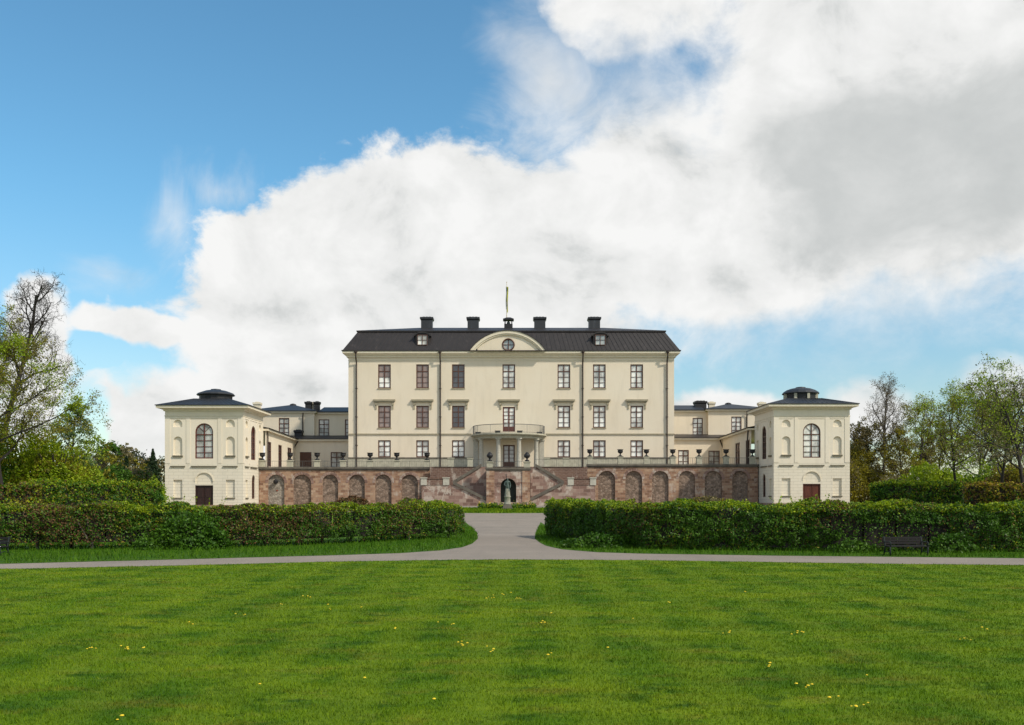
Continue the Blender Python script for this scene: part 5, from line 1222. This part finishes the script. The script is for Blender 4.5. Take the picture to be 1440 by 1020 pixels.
for px, d, pt, rx, ks, lab, n in ((1212, 124, 655, 3.6, ['bud', 'olive'], 'brown thicket against the right pavilion', 4500), (1262, 118, 668, 3.0, ['olive', 'bud'], 'low olive thicket under the bare tree', 2600), (1310, 98, 655, 3.2, ['spring', 'lime'], 'bright green bush under the leaning tree', 4200),
                                  (1350, 104, 664, 3.2, ['green', 'spring'], 'darker green bush right of the bright one', 3200), (1392, 98, 658, 3.4, ['green', 'spring'], 'green bush round the foot of the forked tree', 3600), (1436, 92, 652, 3.4, ['bronze', 'olive'], 'reddish-brown bush at the right edge', 3600), (1500, 92, 650, 4, ['olive', 'green'], 'olive bush outside the right edge', 2500)):
    crownbush(px, d, pt, rx, ks, lab, n, .13, 'thicket')

# ================================================================== CAMERA, SUN, SKY
cam = bpy.data.cameras.new('camera'); co = bpy.data.objects.new('camera', cam); col.objects.link(co)
co.location = (0, 0, EYE); co.rotation_euler = (R(90), 0, 0); cam.sensor_width = 36; cam.lens = F / 1440 * 36; cam.shift_y = (HZ - 510) / 1440; cam.clip_end = 6000; cam.clip_start = .1
sc.camera = co
EL, AZ = R(43), R(55)   # the sun stands to the right of and behind the viewer
sd = Vector((math.sin(AZ) * math.cos(EL), -math.cos(AZ) * math.cos(EL), math.sin(EL)))
sl = bpy.data.lights.new('sun', 'SUN'); sl.energy = 3.5; sl.angle = R(3); sl.color = (1, .91, .78); so = bpy.data.objects.new('sun', sl); col.objects.link(so); so.rotation_euler = sd.to_track_quat('Z', 'Y').to_euler()
wd = bpy.data.worlds.new('World'); sc.world = wd; wd.use_nodes = True; nt = wd.node_tree; nt.nodes.clear()
sky = nt.nodes.new('ShaderNodeTexSky'); sky.sky_type = 'NISHITA'; sky.sun_disc = False; sky.sun_elevation = EL; sky.sun_rotation = math.atan2(sd.x, sd.y); sky.altitude = 0; sky.air_density = 1.0; sky.dust_density = .4; sky.ozone_density = 2.2
tc = nt.nodes.new('ShaderNodeTexCoord'); gen = tc.outputs['Generated']; sep = nt.nodes.new('ShaderNodeSeparateXYZ'); lk(nt, gen, sep.inputs[0])
sx_, sy_, sz_ = (S(nt, sep.outputs[i]) for i in range(3))
az = sx_._m('ARCTAN2', sy_) * (180 / math.pi); el = sz_._m('ARCSINE') * (180 / math.pi)
def wn(scale, det, ro, off=(0, 0, 0), sq=1.0, dist=0):
    return S(nt, nz(nt, mapping(nt, gen, (1, 1, sq), loc=off), scale, det, ro, dist)) - .5
w1 = wn(5, 5, .6); w2 = wn(5, 5, .6, (4, 2, 7))
azw = az + w1 * 7; elw = el + w2 * 5
def AE(px, py): a = math.degrees(math.atan((px - CX) / F)); return a, math.degrees(math.atan((HZ - py) / math.hypot(F, px - CX)))
def blob(cx, cy, rx, ry, rot=0):
    a, e = AE(cx, cy); rx = rx / F * 57.3 * math.cos(R(a)) ** 2; ry = ry / F * 57.3 * math.cos(R(e))
    c_, s_ = math.cos(R(rot)), math.sin(R(rot)); da = azw - a; de = elw - e
    p = (da * c_ + de * s_) / rx; q = (de * c_ - da * s_) / ry
    return ((p * p + q * q).sqrt() * -1) + 1
Fd = None
for b_ in [(500, 410, 260, 165), (650, 330, 180, 150), (400, 500, 170, 110), (800, 330, 330, 150), (1000, 250, 330, 300), (1290, 160, 420, 380), (1010, 380, 400, 120), (640, 470, 430, 120), (255, 595, 140, 80), (190, 468, 130, 30), (40, 520, 75, 110), (380, 590, 180, 70),
           (905, 20, 190, 90), (1080, 590, 230, 36), (1235, 570, 90, 46), (1420, 530, 90, 40), (150, 575, 60, 40)]:
    q = blob(*b_); Fd = q if Fd is None else Fd.max(q)
Fd = Fd.min(.55)
hole = (blob(765, 95, 90, 125, 12) * .8).max(blob(1000, 92, 80, 60) * .28).max(blob(700, 50, 80, 130)).max(blob(135, 505, 60, 32)).max(blob(140, 590, 40, 45) * .8)
hole = hole.max(0)
bgf = wn(1.6, 5, .55, (3, 9, 1), 2.2) * 2.6 + .12
side = az.abs().step(33, 46); Fm = Fd - hole * 1.25
Fall = Fm * (side * -1 + 1) + bgf * side
fb = wn(11, 9, .62, (1, 5, 3), 1.3, .3); fb2 = wn(34, 6, .65, (7, 1, 2), 1.2)
dens = Fall * 1.15 + fb * 1.0 + fb2 * .32
soft = blob(1230, 480, 480, 150).max(0) * 1.1 + blob(900, 110, 260, 190).max(0) * .9 + blob(150, 530, 220, 130).max(0) * .35 + .21
mask = (dens / soft).step(-.05, 1.0)
wisp = ((wn(7, 7, .62, (2, 2, 8), 1.25, .9) * 2.3) + (blob(790, 110, 190, 190, -25) * 1.9).max(blob(140, 400, 130, 45) * 1.1).max(blob(250, 330, 80, 110)).max(blob(310, 270, 90, 60)) * .9 - .30).step(0, 1.3) * .8
mask = mask.max(wisp * (sz_.step(0, .03)))
# relief: density towards the sun against density here
lit = fb - wn(11, 5, .55, (1 - .022, 5 + .0, 3 - .028), 1.3, .3); mid = wn(4.2, 5, .55, (6, 6, 1), 1.6)
grey = (blob(1380, 215, 400, 135, 10).max(blob(1190, 190, 190, 90)).max(0) * 1.5).min(.60)
base = blob(760, 395, 330, 60).max(blob(380, 548, 130, 26) * 1.2).max(0).min(.5)
shade = (lit * .95 + mid * .20) * (grey * -1.2 + 1) - grey * .46 - base * .15 - (dens.max(0).min(.6)) * .05 + .96
shade = shade.min(1.06).max(.42)
ccol = ramp(nt, ((shade - .40) / .66).v, [(0, (.42, .45, .455)), (.38, (.62, .64, .635)), (.66, (.84, .845, .835)), (1, (.95, .95, .94))])
bg1 = nt.nodes.new('ShaderNodeBackground'); bg1.inputs[1].default_value = .15
hs = nt.nodes.new('ShaderNodeHueSaturation'); hs.inputs['Saturation'].default_value = 1.0; lk(nt, sky.outputs[0], hs.inputs['Color']); lk(nt, mix(nt, 1, hs.outputs[0], mix(nt, el.step(18, 1).v, (.68, 1.08, 1.10), (.88, .90, .84)), 'MULTIPLY'), bg1.inputs[0])
bg2 = nt.nodes.new('ShaderNodeBackground'); lk(nt, ccol, bg2.inputs[0]); bg2.inputs[1].default_value = .98
mx = nt.nodes.new('ShaderNodeMixShader'); lk(nt, mask.v, mx.inputs[0]); lk(nt, bg1.outputs[0], mx.inputs[1]); lk(nt, bg2.outputs[0], mx.inputs[2])
wo = nt.nodes.new('ShaderNodeOutputWorld'); lk(nt, mx.outputs[0], wo.inputs[0])
sc.view_settings.view_transform = 'Standard'; sc.view_settings.look = 'None'; sc.view_settings.exposure = 0; sc.view_settings.gamma = 1
try: sc.cycles.use_denoising = True; sc.cycles.denoiser = 'OPENIMAGEDENOISE'
except Exception: pass
sc.cycles.max_bounces = 6; sc.cycles.transparent_max_bounces = 8
